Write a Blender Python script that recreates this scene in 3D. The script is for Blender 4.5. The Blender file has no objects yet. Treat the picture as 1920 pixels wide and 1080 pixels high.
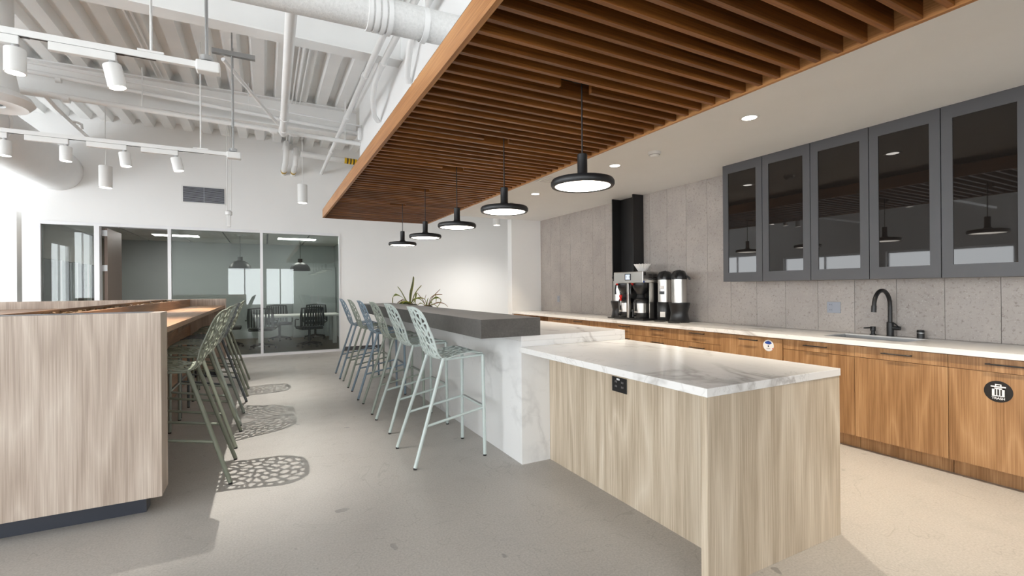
import bpy, math, random
from mathutils import Vector, Matrix
random.seed(7)
scene = bpy.context.scene
COL = scene.collection
PI = math.pi

# ------------------------------------------------------------------ camera, world, exposure
CAM_H = 1.368
cam_d = bpy.data.cameras.new('camera')
cam_d.sensor_fit = 'HORIZONTAL'; cam_d.sensor_width = 36.0
cam_d.lens = 881.97 * 36.0 / 1920.0
cam_d.clip_start = 0.05; cam_d.clip_end = 200
cam = bpy.data.objects.new('camera', cam_d); COL.objects.link(cam)
r_ = Vector((0.8851369, -0.4652616, -0.0080198))
d_ = Vector((-0.0066415, 0.0046015, -0.9999674))
f_ = Vector((0.4652833, 0.8851613, 0.0009829))
mw = Matrix.Identity(4)
for i in range(3):
    mw[i][0] = r_[i]; mw[i][1] = -d_[i]; mw[i][2] = -f_[i]
mw[2][3] = CAM_H
cam.matrix_world = mw
scene.camera = cam

DAY = 9.5
world = bpy.data.worlds.new('world'); scene.world = world
world.use_nodes = True
bg = world.node_tree.nodes['Background']
bg.inputs[0].default_value = (0.93, 0.97, 1.0, 1); bg.inputs[1].default_value = DAY

vs = scene.view_settings
vs.view_transform = 'Standard'; vs.look = 'None'; vs.gamma = 1.0
vs.use_curve_mapping = False
vs.exposure = -0.08
scene.cycles.max_bounces = 10
scene.cycles.diffuse_bounces = 6
scene.cycles.glossy_bounces = 4
scene.cycles.transparent_max_bounces = 16
scene.cycles.sample_clamp_indirect = 6.0
scene.cycles.caustics_reflective = False
scene.cycles.caustics_refractive = False

# daylight enters through the window openings (portals guide the sky light through them)
def portal(name, loc, rot, sx, sy):
    l = bpy.data.lights.new(name, 'AREA'); l.shape = 'RECTANGLE'; l.size = sx; l.size_y = sy
    l.cycles.is_portal = True
    o = bpy.data.objects.new(name, l); COL.objects.link(o); o.location = loc; o.rotation_euler = rot

XL, XR, YF, YB = -7.5, 5.0, 11.1, -9.0      # left facade, tile wall, far wall, wall behind the camera
LEFT_WIN = [(-8.2, -5.4, 4.2), (-5.0, -2.8, 3.4), (-1.8, 1.0, 2.6), (1.4, 4.2, 4.2), (4.6, 7.4, 2.4), (7.8, 10.6, 2.4), (11.5, 13.6, 2.6)]   # y0, y1, head height; tall heads and last opening added for more daylight
for a, b, h in LEFT_WIN:
    portal('window_portal', (XL - .15, (a + b) / 2, (h + .3) / 2), (0, -PI / 2, 0), h - .3, b - a)
BACK_WIN = [(-7.2, -4.6), (-1.9, -.15), (.05, 1.6)]  # first opening is unseen, added to bring more daylight in near the camera
for a, b in BACK_WIN:
    portal('window_portal', ((a + b) / 2, YB - .12, 1.6), (PI / 2, 0, 0), b - a, 2.2)

# ------------------------------------------------------------------ helpers
class MB:
    def __init__(s): s.v = []; s.f = []; s.m = []
    def add(s, vs, fs, mi=0):
        o = len(s.v); s.v += [tuple(p) for p in vs]
        s.f += [tuple(i + o for i in f) for f in fs]; s.m += [mi] * len(fs); return s
    def box(s, x0, x1, y0, y1, z0, z1, mi=0):
        return s.add([(x0,y0,z0),(x1,y0,z0),(x1,y1,z0),(x0,y1,z0),(x0,y0,z1),(x1,y0,z1),(x1,y1,z1),(x0,y1,z1)],
            [(0,3,2,1),(4,5,6,7),(0,1,5,4),(1,2,6,5),(2,3,7,6),(3,0,4,7)], mi)
    def cyl(s, p0, p1, r0, r1=None, n=14, caps=True, mi=0):
        r1 = r0 if r1 is None else r1
        p0 = Vector(p0); p1 = Vector(p1); a = (p1 - p0).normalized()
        u = a.orthogonal().normalized(); w = a.cross(u)
        vs = []
        for p, r in ((p0, r0), (p1, r1)):
            for i in range(n):
                t = 2 * PI * i / n; vs.append(p + (u * math.cos(t) + w * math.sin(t)) * r)
        fs = [(i, (i + 1) % n, n + (i + 1) % n, n + i) for i in range(n)]
        if caps: fs += [tuple(range(n - 1, -1, -1)), tuple(range(n, 2 * n))]
        return s.add(vs, fs, mi)
    def lathe(s, prof, c=(0, 0, 0), n=32, mi=0, closed=False):
        vs = []; k = len(prof)
        for r, z in prof:
            for i in range(n):
                t = 2 * PI * i / n; vs.append((c[0] + r * math.cos(t), c[1] + r * math.sin(t), c[2] + z))
        fs = []
        for j in range(k - 1 + (1 if closed else 0)):
            a = j * n; b = ((j + 1) % k) * n
            for i in range(n): fs.append((a + i, a + (i + 1) % n, b + (i + 1) % n, b + i))
        if not closed:
            fs += [tuple(range(n - 1, -1, -1)), tuple(range((k - 1) * n, k * n))]
        return s.add(vs, fs, mi)
    def tube(s, pts, r, n=10, mi=0, caps=True):
        pts = [Vector(p) for p in pts]; k = len(pts); vs = []; up = None
        for j, p in enumerate(pts):
            a = (pts[min(j + 1, k - 1)] - pts[max(j - 1, 0)]).normalized()
            if up is None: up = a.orthogonal().normalized()
            up = (up - a * up.dot(a)).normalized(); w = a.cross(up)
            rr = r[j] if isinstance(r, (list, tuple)) else r
            for i in range(n):
                t = 2 * PI * i / n; vs.append(p + (up * math.cos(t) + w * math.sin(t)) * rr)
        fs = [(j*n+i, j*n+(i+1)%n, (j+1)*n+(i+1)%n, (j+1)*n+i) for j in range(k-1) for i in range(n)]
        if caps: fs += [tuple(range(n-1,-1,-1)), tuple(range((k-1)*n, k*n))]
        return s.add(vs, fs, mi)
    def prism(s, poly, ax, a, b, mi=0):      # poly: 2D points, extruded along axis ax from a to b
        n = len(poly)
        def P(q, t): return {'x': (t, q[0], q[1]), 'y': (q[0], t, q[1]), 'z': (q[0], q[1], t)}[ax]
        vs = [P(q, a) for q in poly] + [P(q, b) for q in poly]
        fs = [tuple(range(n-1,-1,-1)), tuple(range(n, 2*n))] + [(i,(i+1)%n,n+(i+1)%n,n+i) for i in range(n)]
        return s.add(vs, fs, mi)
    def mesh(s, name, mats, smooth=False):
        me = bpy.data.meshes.new(name); me.from_pydata(s.v, [], s.f)
        for m in (mats if isinstance(mats, (list, tuple)) else [mats]): me.materials.append(m)
        me.polygons.foreach_set('material_index', s.m)
        import bmesh
        bm = bmesh.new(); bm.from_mesh(me); bmesh.ops.recalc_face_normals(bm, faces=bm.faces[:]); bm.to_mesh(me); bm.free()
        if smooth:
            me.polygons.foreach_set('use_smooth', [True] * len(me.polygons))
            me.set_sharp_from_angle(angle=math.radians(40))
        me.update(); return me
    def build(s, name, mats, parent=None, smooth=False, bevel=0, loc=None):
        return link(name, s.mesh(name, mats, smooth), parent, bevel, loc)

def link(name, me, parent=None, bevel=0, loc=None, rz=0):
    o = bpy.data.objects.new(name, me); COL.objects.link(o)
    if parent is not None: o.parent = parent
    if loc is not None: o.location = loc
    if rz: o.rotation_euler[2] = rz
    if bevel:
        b = o.modifiers.new('bevel', 'BEVEL'); b.width = bevel; b.segments = 2; b.limit_method = 'ANGLE'
    return o
def tag(o, label, cat, group=None):
    o['label'] = label; o['category'] = cat
    if group: o['group'] = group
    return o
def thing(name, label, cat, loc=(0,0,0), rz=0, group=None):
    o = bpy.data.objects.new(name, None); COL.objects.link(o)
    o.empty_display_size = .1; o.location = loc; o.rotation_euler[2] = rz
    return tag(o, label, cat, group)
def struct(o): o['kind'] = 'structure'; return o
def dup(root, loc, rz, label, parent=None):
    r = root.copy(); COL.objects.link(r); r.location = loc
    if rz is not None: r.rotation_euler[2] = rz
    if label: r['label'] = label
    for ch in list(root.children):
        c = ch.copy(); COL.objects.link(c); c.parent = r
        for g in list(ch.children):
            d = g.copy(); COL.objects.link(d); d.parent = c
    return r
def box(name, x0, x1, y0, y1, z0, z1, mat, parent=None, bevel=0):
    return MB().box(x0, x1, y0, y1, z0, z1).build(name, mat, parent, bevel=bevel)

# ------------------------------------------------------------------ materials
class NT:
    def __init__(s, name):
        s.m = bpy.data.materials.new(name); s.m.use_nodes = True
        s.t = s.m.node_tree; s.b = s.t.nodes['Principled BSDF']
    def n(s, typ, **kw):
        nd = s.t.nodes.new(typ)
        for k, v in kw.items():
            if k in nd.inputs: nd.inputs[k].default_value = v
            else: setattr(nd, k, v)
        return nd
    def l(s, a, b): s.t.links.new(a, b)
    def coord(s, scale=(1,1,1), rot=(0,0,0), kind='Object', rand=0):
        tc = s.n('ShaderNodeTexCoord'); mp = s.n('ShaderNodeMapping')
        mp.inputs['Scale'].default_value = scale; mp.inputs['Rotation'].default_value = rot
        s.l(tc.outputs[kind], mp.inputs[0])
        if rand:
            oi = s.n('ShaderNodeObjectInfo'); ml = s.n('ShaderNodeMath', operation='MULTIPLY'); ml.inputs[1].default_value = rand
            cb = s.n('ShaderNodeCombineXYZ'); s.l(oi.outputs['Random'], ml.inputs[0])
            for i in range(3): s.l(ml.outputs[0], cb.inputs[i])
            s.l(cb.outputs[0], mp.inputs['Location'])
        return mp.outputs[0]
    def noise(s, vec, scale=5, detail=4, rough=.5, dist=0):
        nd = s.n('ShaderNodeTexNoise'); nd.inputs['Scale'].default_value = scale; nd.inputs['Detail'].default_value = detail
        nd.inputs['Roughness'].default_value = rough; nd.inputs['Distortion'].default_value = dist
        s.l(vec, nd.inputs['Vector']); return nd.outputs[0]
    def ramp(s, fac, stops):
        nd = s.n('ShaderNodeValToRGB'); e = nd.color_ramp.elements
        while len(e) < len(stops): e.new(.5)
        for el, (p, c) in zip(e, stops):
            el.position = p; el.color = (c[0], c[1], c[2], 1) if hasattr(c, '__len__') else (c, c, c, 1)
        s.l(fac, nd.inputs[0]); return nd.outputs[0]
    def math(s, op, a, b=None):
        nd = s.n('ShaderNodeMath', operation=op)
        for i, q in enumerate((a, b)):
            if q is None: continue
            if isinstance(q, (int, float)): nd.inputs[i].default_value = q
            else: s.l(q, nd.inputs[i])
        return nd.outputs[0]
    def mix(s, fac, a, b, mode='MIX'):
        nd = s.n('ShaderNodeMix', data_type='RGBA', blend_type=mode)
        for sock, q in ((nd.inputs[0], fac), (nd.inputs[6], a), (nd.inputs[7], b)):
            if isinstance(q, (int, float)): sock.default_value = q
            elif isinstance(q, (tuple, list)): sock.default_value = (q[0], q[1], q[2], 1)
            else: s.l(q, sock)
        return nd.outputs[2]
    def bump(s, h, strength=.2, dist=.01):
        nd = s.n('ShaderNodeBump'); nd.inputs['Strength'].default_value = strength; nd.inputs['Distance'].default_value = dist
        s.l(h, nd.inputs['Height']); s.l(nd.outputs[0], s.b.inputs['Normal'])
    def set(s, col=None, rough=.5, metal=0, spec=None):
        if col is not None:
            if isinstance(col, (tuple, list)): s.b.inputs['Base Color'].default_value = (col[0], col[1], col[2], 1)
            else: s.l(col, s.b.inputs['Base Color'])
        if isinstance(rough, (int, float)): s.b.inputs['Roughness'].default_value = rough
        else: s.l(rough, s.b.inputs['Roughness'])
        s.b.inputs['Metallic'].default_value = metal
        if spec is not None: s.b.inputs['Specular IOR Level'].default_value = spec
        return s.m

def sr(*c):   # sRGB 0-255 to linear
    return tuple(((v/255)/12.92 if v/255 <= .04045 else ((v/255+.055)/1.055)**2.4) for v in c)
def paint(name, col, rough=.5, metal=0, var=.04, scale=3.0, bumpy=0, spec=None):
    t = NT(name); v = t.coord(); nz = t.noise(v, scale, 4)
    a = tuple(min(1, c*(1+var)) for c in col); b = tuple(c*(1-var) for c in col)
    m = t.set(t.ramp(nz, [(.3, b), (.7, a)]), rough, metal, spec)
    if bumpy: t.bump(t.noise(v, 160, 3), bumpy, .002)
    return m
def emit(name, col, strength):
    t = NT(name); v = t.coord(); nz = t.noise(v, 2, 1)
    c = t.ramp(nz, [(0, tuple(x*.98 for x in col)), (1, col)])
    t.set((.8, .8, .8), .4); t.l(c, t.b.inputs['Emission Color']); t.b.inputs['Emission Strength'].default_value = strength
    return t.m
def wood(name, dark, mid, light, axis='z', rings=12, fine=.40, rough=.42, rand=7.0, scale=1.0):
    t = NT(name)
    long = {'x': (.22, 1.6, 1.6), 'y': (1.6, .22, 1.6), 'z': (1.6, 1.6, .22)}[axis]
    v = t.coord(tuple(q*scale for q in long), rand=rand)
    n1 = t.noise(v, 2.2, 2, .45, .3)
    ring = t.math('PINGPONG', t.math('MULTIPLY', n1, rings), 1.0)
    fl = {'x': (1.5, 85, 85), 'y': (85, 1.5, 85), 'z': (85, 85, 1.5)}[axis]
    v2 = t.coord(tuple(q*scale for q in fl), rand=rand)
    n2 = t.noise(v2, 1.6, 3, .6)
    bl = {'x': (.3, 7, 7), 'y': (7, .3, 7), 'z': (7, 7, .3)}[axis]
    n3 = t.noise(t.coord(tuple(q*scale for q in bl), rand=rand), 1.3, 3, .55)
    ring = t.math('POWER', ring, 1.6)
    s_ = t.math('ADD', t.math('MULTIPLY', ring, .17), t.math('ADD', t.math('MULTIPLY', n2, fine + .2), t.math('MULTIPLY', n3, .26)))
    col = t.ramp(s_, [(.36, dark), (.54, mid), (.72, light)])
    m = t.set(col, rough); t.bump(n2, .08, .001); return m

M = {}
M['wall'] = paint('wall_white', (.84, .84, .835), .65, var=.012, scale=1.2, bumpy=.03)
M['white_metal'] = paint('white_metal', (.78, .78, .77), .4, var=.02)
M['deck'] = paint('deck_white', (.83, .83, .82), .6, var=.04, scale=1.5)
M['duct_white'] = paint('duct_white', (.82, .82, .815), .55, var=.02, bumpy=.05)
M['pipe_white'] = paint('pipe_white', (.82, .82, .815), .5, var=.02)
t = NT('insulated_pipe_white'); v = t.coord(); n_ = t.noise(v, 45, 4, .6)
t.bump(n_, .5, .01); M['insul'] = t.set(t.ramp(n_, [(.3, (.70,.70,.69)), (.6, (.78,.78,.77))]), .6)
M['soffit'] = paint('soffit_white', (.82, .82, .815), .7, var=.012)
M['black'] = paint('matte_black', (.012, .012, .013), .42, var=.1)
M['black_felt'] = paint('black_backing', (.008, .007, .006), .9, var=.1)
M['charcoal'] = paint('charcoal_cabinet', sr(74, 74, 77), .45, var=.02)
M['navy_kick'] = paint('dark_kick', sr(52, 56, 66), .35, var=.05)
M['steel'] = paint('brushed_steel', (.60, .58, .55), .34, 1.0, var=.03, scale=3)
M['galv'] = paint('galvanised_steel', (.42, .42, .42), .4, .9, var=.08, scale=9)
M['steel_black'] = paint('black_steel', (.018, .017, .017), .35, .3, var=.15, scale=4)
M['plastic_black'] = paint('black_plastic', (.014, .014, .015), .3, var=.1)
M['red'] = paint('red_plastic', sr(205, 38, 30), .4)
M['blue'] = paint('blue_print', sr(35, 70, 150), .5)
M['yellow'] = paint('yellow_tape', sr(235, 190, 30), .5, var=.08)
M['paper'] = paint('paper_white', (.82, .80, .77), .8, var=.02)
M['grey_plate'] = paint('grey_plate', sr(150, 155, 165), .4)
M['white_print'] = paint('white_print', (.8, .8, .8), .5)

M['wood_cab'] = wood('oak_cabinet', sr(134, 96, 60), sr(163, 123, 83), sr(184, 146, 106), 'z')
M['wood_isl'] = wood('ash_island', sr(168, 152, 131), sr(196, 181, 160), sr(214, 202, 184), 'z')
M['wood_booth'] = wood('walnut_grey', sr(168, 151, 137), sr(192, 176, 162), sr(212, 199, 186), 'z')
M['wood_table'] = wood('table_wood', sr(116, 84, 57), sr(144, 107, 75), sr(164, 126, 91), 'y')
M['wood_slat'] = wood('slat_wood', sr(94, 55, 21), sr(130, 80, 34), sr(158, 102, 49), 'x', rings=5)
M['wood_fascia'] = wood('fascia_wood', sr(146, 96, 52), sr(174, 122, 72), sr(190, 140, 90), 'y', rings=5)

# marble
def marble(name, base, vein, s=1.0, seed=0.0):
    t = NT(name); v = t.coord((1*s, .55*s, .9*s), (.3, .2, .5+seed))
    d = t.noise(v, 1.1, 5, .55, .8)
    a = t.math('ABSOLUTE', t.math('SUBTRACT', d, .5))
    v1 = t.ramp(a, [(0, 1.0), (.012, .55), (.03, 0.0)])
    d2 = t.noise(t.coord((.8*s, .8*s, .8*s), (.9, .1, 1.2+seed)), .8, 3, .5, .6)
    msk = t.ramp(d2, [(.45, 0.0), (.62, 1.0)])
    d3 = t.noise(t.coord((2.2*s, 1.4*s, 2.0*s), (.2, .7, .4+seed)), 1.6, 6, .6, 1.2)
    v3 = t.ramp(t.math('ABSOLUTE', t.math('SUBTRACT', d3, .5)), [(0, .5), (.008, .2), (.016, 0.0)])
    fac = t.math('MULTIPLY', t.math('ADD', v1, v3), msk)
    cl = t.noise(v, .7, 3)
    b = t.ramp(cl, [(.35, tuple(c*.95 for c in base)), (.7, base)])
    return t.set(t.mix(fac, b, vein), .2)
M['marble'] = marble('white_marble', (.80, .79, .775), (.50, .48, .46))
M['marble_v'] = marble('white_marble_face', (.80, .80, .795), (.52, .52, .52), .8, .6)
t = NT('dark_stone'); v = t.coord(); n_ = t.noise(v, 3, 6, .65); n2 = t.noise(v, 60, 4, .6)
M['stone'] = t.set(t.mix(.35, t.ramp(n_, [(.3, sr(72, 69, 67)), (.7, sr(98, 95, 92))]), t.ramp(n2, [(.3, sr(64, 62, 60)), (.7, sr(104, 101, 98))])), .38)
# porcelain concrete tile
t = NT('concrete_tile'); v = t.coord(rand=9.0)
n1 = t.noise(v, 2.5, 5, .6); n2 = t.noise(v, 38, 4, .7); n3 = t.noise(v, 90, 2, .6)
c = t.ramp(n1, [(.3, sr(158, 151, 146)), (.7, sr(176, 169, 163))])
c = t.mix(t.ramp(n2, [(.32, .6), (.45, 0.0)]), c, sr(112, 102, 92))
c = t.mix(t.ramp(n3, [(.62, 0.0), (.70, .5)]), c, sr(205, 200, 196))
M['tile'] = t.set(c, .55); t.bump(n2, .1, .002)
M['grout'] = paint('grout', sr(128, 122, 118), .8)
# polished concrete floor
t = NT('polished_concrete'); v = t.coord()
n1 = t.noise(v, .5, 5, .55, .3); n2 = t.noise(v, 90, 3, .65); n4 = t.noise(v, 4, 5, .6)
c = t.ramp(n1, [(.3, sr(166, 161, 155)), (.7, sr(183, 178, 172))])
c = t.mix(.32, c, t.ramp(n2, [(.32, sr(132, 129, 124)), (.65, sr(196, 193, 188))]))
c = t.mix(t.ramp(n4, [(.55, 0.0), (.75, .25)]), c, sr(150, 146, 140))
n5 = t.noise(t.coord((1, 1, 1), (0, 0, .7)), 7.5, 2, .4)
n6 = t.noise(v, .55, 2)
spots = t.math('MULTIPLY', t.ramp(n5, [(.70, 0.0), (.715, 1.0)]), t.ramp(n6, [(.5, 0.0), (.55, 1.0)]))
c = t.mix(t.math('MULTIPLY', spots, .6), c, sr(118, 115, 112))
n7 = t.noise(t.coord((1, 1, 1), (0, 0, 2.2)), 1.3, 3, .5, 2.0)
crk = t.ramp(t.math('ABSOLUTE', t.math('SUBTRACT', n7, .5)), [(0, .35), (.004, 0.0)])
c = t.mix(crk, c, sr(125, 120, 112))
M['floor'] = t.set(c, t.ramp(n4, [(.3, .30), (.7, .42)]), spec=.4); t.bump(n2, .03, .001)
t = NT('brown_carpet'); v = t.coord(); n1 = t.noise(v, 3, 5, .6); n2 = t.noise(t.coord((5, 30, 5)), 6, 4, .6)
M['carpet'] = t.set(t.mix(.5, t.ramp(n1, [(.35, sr(52, 44, 35)), (.7, sr(96, 80, 60))]), t.ramp(n2, [(.35, sr(44, 38, 32)), (.7, sr(120, 100, 74))])), .45)
M['conf_grey'] = paint('conference_grey', sr(162, 167, 166), .6, var=.02)
M['conf_tan'] = paint('conference_taupe', sr(160, 150, 138), .6, var=.02)
M['ceil_tile'] = paint('ceiling_tile', (.78, .77, .73), .8, var=.03)
M['alum'] = paint('white_aluminium', (.80, .80, .82), .35, var=.01)
M['door_taupe'] = paint('door_taupe', sr(128, 110, 99), .45, var=.03)
M['chair_black'] = paint('chair_black', (.02, .02, .021), .5, var=.1)
M['mulch'] = wood('bark_mulch', sr(70, 50, 32), sr(120, 92, 62), sr(165, 135, 98), 'x', rings=3, rand=0)
# panes
def glass(name, tint, ior=1.5, rough=0.0):
    t = NT(name); t.t.nodes.remove(t.b)
    out = [n for n in t.t.nodes if n.type == 'OUTPUT_MATERIAL'][0]
    tr = t.n('ShaderNodeBsdfTransparent'); tr.inputs[0].default_value = (*tint, 1)
    gl = t.n('ShaderNodeBsdfGlossy'); gl.inputs['Roughness'].default_value = rough
    nz = t.noise(t.coord(), 2, 1)
    t.l(t.ramp(nz, [(0, .96), (1, 1.0)]), gl.inputs[0])
    fr = t.n('ShaderNodeFresnel'); fr.inputs[0].default_value = ior
    mx = t.n('ShaderNodeMixShader'); t.l(fr.outputs[0], mx.inputs[0]); t.l(tr.outputs[0], mx.inputs[1]); t.l(gl.outputs[0], mx.inputs[2])
    t.l(mx.outputs[0], out.inputs[0]); return t.m
M['glass'] = glass('partition_glass', (.88, .92, .90), 1.5)
M['win_glass'] = glass('window_glass', (.95, .97, .97), 1.45)
t = NT('smoked_glass'); v = t.coord(); nz = t.noise(v, 2, 1)
M['smoked'] = t.set(t.ramp(nz, [(0, (.012, .010, .009)), (1, (.016, .013, .011))]), .02); t.b.inputs['IOR'].default_value = 1.5

M['lamp_warm'] = emit('lamp_diffuser', (1.0, .93, .83), 9.0)
M['lamp_white'] = emit('lamp_lens', (1.0, .95, .88), 14.0)
M['panel_light'] = emit('panel_light', (1.0, .97, .92), 26.0)
M['screen'] = emit('display_screen', (.25, .45, .7), .8)

def spot(name, loc, energy, col, size=PI/2, blend=.5, rad=.03, aim=None, parent=None):
    l = bpy.data.lights.new(name, 'SPOT'); l.energy = energy; l.color = col
    l.spot_size = size; l.spot_blend = blend; l.shadow_soft_size = rad
    o = bpy.data.objects.new(name, l); COL.objects.link(o); o.location = loc
    if aim is not None:
        o.rotation_euler = (Vector(aim) - Vector(loc)).to_track_quat('-Z', 'Y').to_euler()
    if parent is not None: o.parent = parent
    return o
WARM = (1.0, .88, .71)
WARM2 = (1.0, .96, .90)

# ------------------------------------------------------------------ structure
DECK = 4.5
struct(box('floor', XL - .2, 7.2, YB - .2, YF, -.2, 0, M['floor']))
# corrugated roof deck, ribs running along Y
prof = []; x = XL - .2; P_ = .31
while x < 7.3:
    prof += [(x, DECK + .11), (x + .09, DECK + .11), (x + .125, DECK), (x + .275, DECK)]; x += P_
mb = MB(); n = len(prof)
for y in (YB - .2, 17.0): mb.v += [(p[0], y, p[1]) for p in prof]
mb.f = [(i, i + 1, n + i + 1, n + i) for i in range(n - 1)]; mb.m = [0] * (n - 1)
mb.box(XL - .3, 7.4, YB - .3, 17.1, DECK + .2, DECK + .3)
struct(mb.build('ceiling', M['deck']))

# tiled kitchen wall: solid wall plus one object per tile
wr = struct(MB().box(XR + .012, XR + .2, YB, 8.4, 0, 2.95).build('wall_right', M['grout']))
TW, TH = .3375, .6245
tile_me = {}
yj = 1.449 - TW * 8
k = 0
while yj < 8.24 and k < 60:
    y0, y1 = yj + .0015, min(yj + TW - .0015, 8.238)
    for r in range(4):
        z0 = .936 + TH * (r - 1); z1 = z0 + TH
        z0 = max(z0, .916); z1 = min(z1, 2.7425)
        if z1 - z0 < .02: continue
        key = (round(y1 - y0, 4), round(z1 - z0, 4))
        if key not in tile_me:
            w, h = key; e = .0015
            me = MB().add([(0,-w/2,-h/2),(0,w/2,-h/2),(0,w/2,h/2),(0,-w/2,h/2),(.012,-w/2,-h/2),(.012,w/2,-h/2),(.012,w/2,h/2),(.012,-w/2,h/2)],
                [(0,3,2,1),(4,5,6,7),(0,1,5,4),(1,2,6,5),(2,3,7,6),(3,0,4,7)])
            tile_me[key] = me.mesh('tile', M['tile'])
        link('tile', tile_me[key], wr, loc=(XR + random.uniform(0, .0008), (y0 + y1) / 2, (z0 + .0015 + z1 - .0015) / 2))
    yj += TW; k += 1

# soffit over the kitchen and bulkhead above the slatted panel
struct(MB().box(1.45, XR + .2, YB, 8.3, 2.743, 2.95).build('ceiling_soffit', M['soffit']))
struct(box('wall_bulkhead', 1.45, 1.6, YB, 8.3, 2.951, DECK + .17, M['wall']))
struct(box('wall_bulkhead_end', 1.601, XR + .2, 8.15, 8.3, 2.951, DECK + .17, M['wall']))
struct(box('wall_stub', 4.33, XR + .2, 8.24, 8.41, 0, 2.742, M['wall']))

# far wall with the glazed partition opening
FX0, FX1, FZ = -3.48, 1.494, 2.62
mb = MB()
mb.box(-3.70, FX0 - .001, YF, YF + .15, 0, DECK + .17)
mb.box(FX1 + .001, 7.2, YF, YF + .15, 0, DECK + .17)
mb.box(FX0 - .001, FX1 + .001, YF, YF + .15, FZ, DECK + .17)
struct(mb.build('wall_far', M['wall']))
struct(box('wall_leak_stop', 5.2001, 7.0, 8.25, 8.41, 0, DECK + .17, M['wall']))  # unseen wall added to block sky light leaking in behind the stub
struct(box('wall_side', 7.0, 7.2, 8.42, YF, 0, DECK + .17, M['wall']))
struct(box('baseboard_far', FX1 + .06, 6.98, YF - .014, YF - .001, 0, .09, M['charcoal']))

# left facade with windows
mb = MB()
ys = [YB - .2]
for a, b, h in LEFT_WIN: ys += [a, b]
ys.append(17.0)
for i in range(0, len(ys), 2): mb.box(XL - .2, XL, ys[i], ys[i+1], .3, DECK + .17)
for a, b, h in LEFT_WIN: mb.box(XL - .2, XL, a, b, h, DECK + .17)
mb.box(XL - .2, XL, YB - .2, 17, -.2, .3)
struct(mb.build('wall_left', M['wall']))
mb = MB(); xs = [XL]
for a, b in BACK_WIN: xs += [a, b]
xs.append(XR + .2)
for i in range(0, len(xs), 2): mb.box(xs[i], xs[i+1], YB - .2, YB, .5, 2.7)
mb.box(XL, XR + .2, YB - .2, YB, 0, .5); mb.box(XL, XR + .2, YB - .2, YB, 2.7, DECK + .17)
struct(mb.build('wall_rear', M['wall']))
wi = 6
for a, b, h in LEFT_WIN:
    x0, x1, c = XL - .13, XL - .07, (a + b) / 2
    struct(MB().box(x0, x1, a, a+.05, .3, h).box(x0, x1, b-.05, b, .3, h).box(x0, x1, a+.05, b-.05, .3, .35).box(x0, x1, a+.05, b-.05, h-.05, h)
           .box(x0, x1, c-.025, c+.025, .35, h-.05).build('window_%d' % wi, M['alum'])); wi += 1
for a, b in BACK_WIN:
    w = struct(MB().box(a, a+.05, YB - .13, YB - .07, .5, 2.7).box(b-.05, b, YB - .13, YB - .07, .5, 2.7).box(a, b, YB - .13, YB - .07, .5, .55).box(a, b, YB - .13, YB - .07, 2.65, 2.7).box((a+b)/2-.03, (a+b)/2+.03, YB - .13, YB - .07, .55, 2.65).build('window_%d' % wi, M['alum'])); wi += 1

# area left of the partition: passage running on past the far wall
struct(box('floor_passage', XL - .2, -3.70, YF + .001, 17, -.2, 0, M['floor']))
struct(box('wall_passage_end', XL, -3.72, 16.8, 17.0, 0, DECK + .17, M['wall']))
struct(MB().box(-4.62, -4.17, 12.3, 12.7, 0, DECK + .17).build('trim_1', M['wall']))

# ------------------------------------------------------------------ conference room behind the glass
CY, CXL, CXR, CZ = 15.35, -3.69, 1.9, 2.7
struct(box('floor_conference', CXL, CXR + .1, YF + .151, CY + .1, -.05, 0, M['carpet']))
struct(MB().box(CXL, CXR + .1, CY, CY + .12, 0, 3).build('wall_conference_back', M['conf_grey']))
struct(MB().box(CXR, CXR + .12, YF + .151, CY - .001, 0, 3).build('wall_conference_right', M['conf_grey']))
mb = MB().box(CXL - .01, CXL + .1, YF + .151, CY - .001, 0, .95).box(CXL - .01, CXL + .1, YF + .151, CY - .001, 2.0, 3)
mb.box(CXL - .01, CXL + .1, YF + .151, 11.6, .95, 2.0).box(CXL - .01, CXL + .1, 15.2, CY - .001, .95, 2.0)
struct(mb.build('wall_conference_left', M['conf_tan']))
M['muting_glass'] = glass('muting_glass', (.42, .45, .40), 1.5)  # dark tint added to mute the overbright passage behind these panes
for k in range(4):
    a = 11.6 + k * .9; w = struct(MB().box(CXL - .01, CXL + .1, a, a + .04, .95, 2.0).box(CXL - .01, CXL + .1, a + .86, a + .9, .95, 2.0).build('window_%d' % (30 + k), M['alum']))
    box('pane', CXL + .03, CXL + .04, a + .04, a + .86, .95, 2.0, M['muting_glass'], w)
cc = struct(box('ceiling_conference', CXL + .101, CXR - .001, YF + .151, CY - .001, CZ + .03, CZ + .1, M['black']))
nx, ny = 6, 3
dx = (CXR - CXL - .102) / nx; dy = (CY - YF - .152) / ny
for i in range(nx):
    for j in range(ny):
        x0 = CXL + .101 + i * dx; y0 = YF + .151 + j * dy
        box('panel', x0 + .02, x0 + dx - .02, y0 + .012, y0 + dy - .012, CZ, CZ + .029, M['ceil_tile'], cc)

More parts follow.
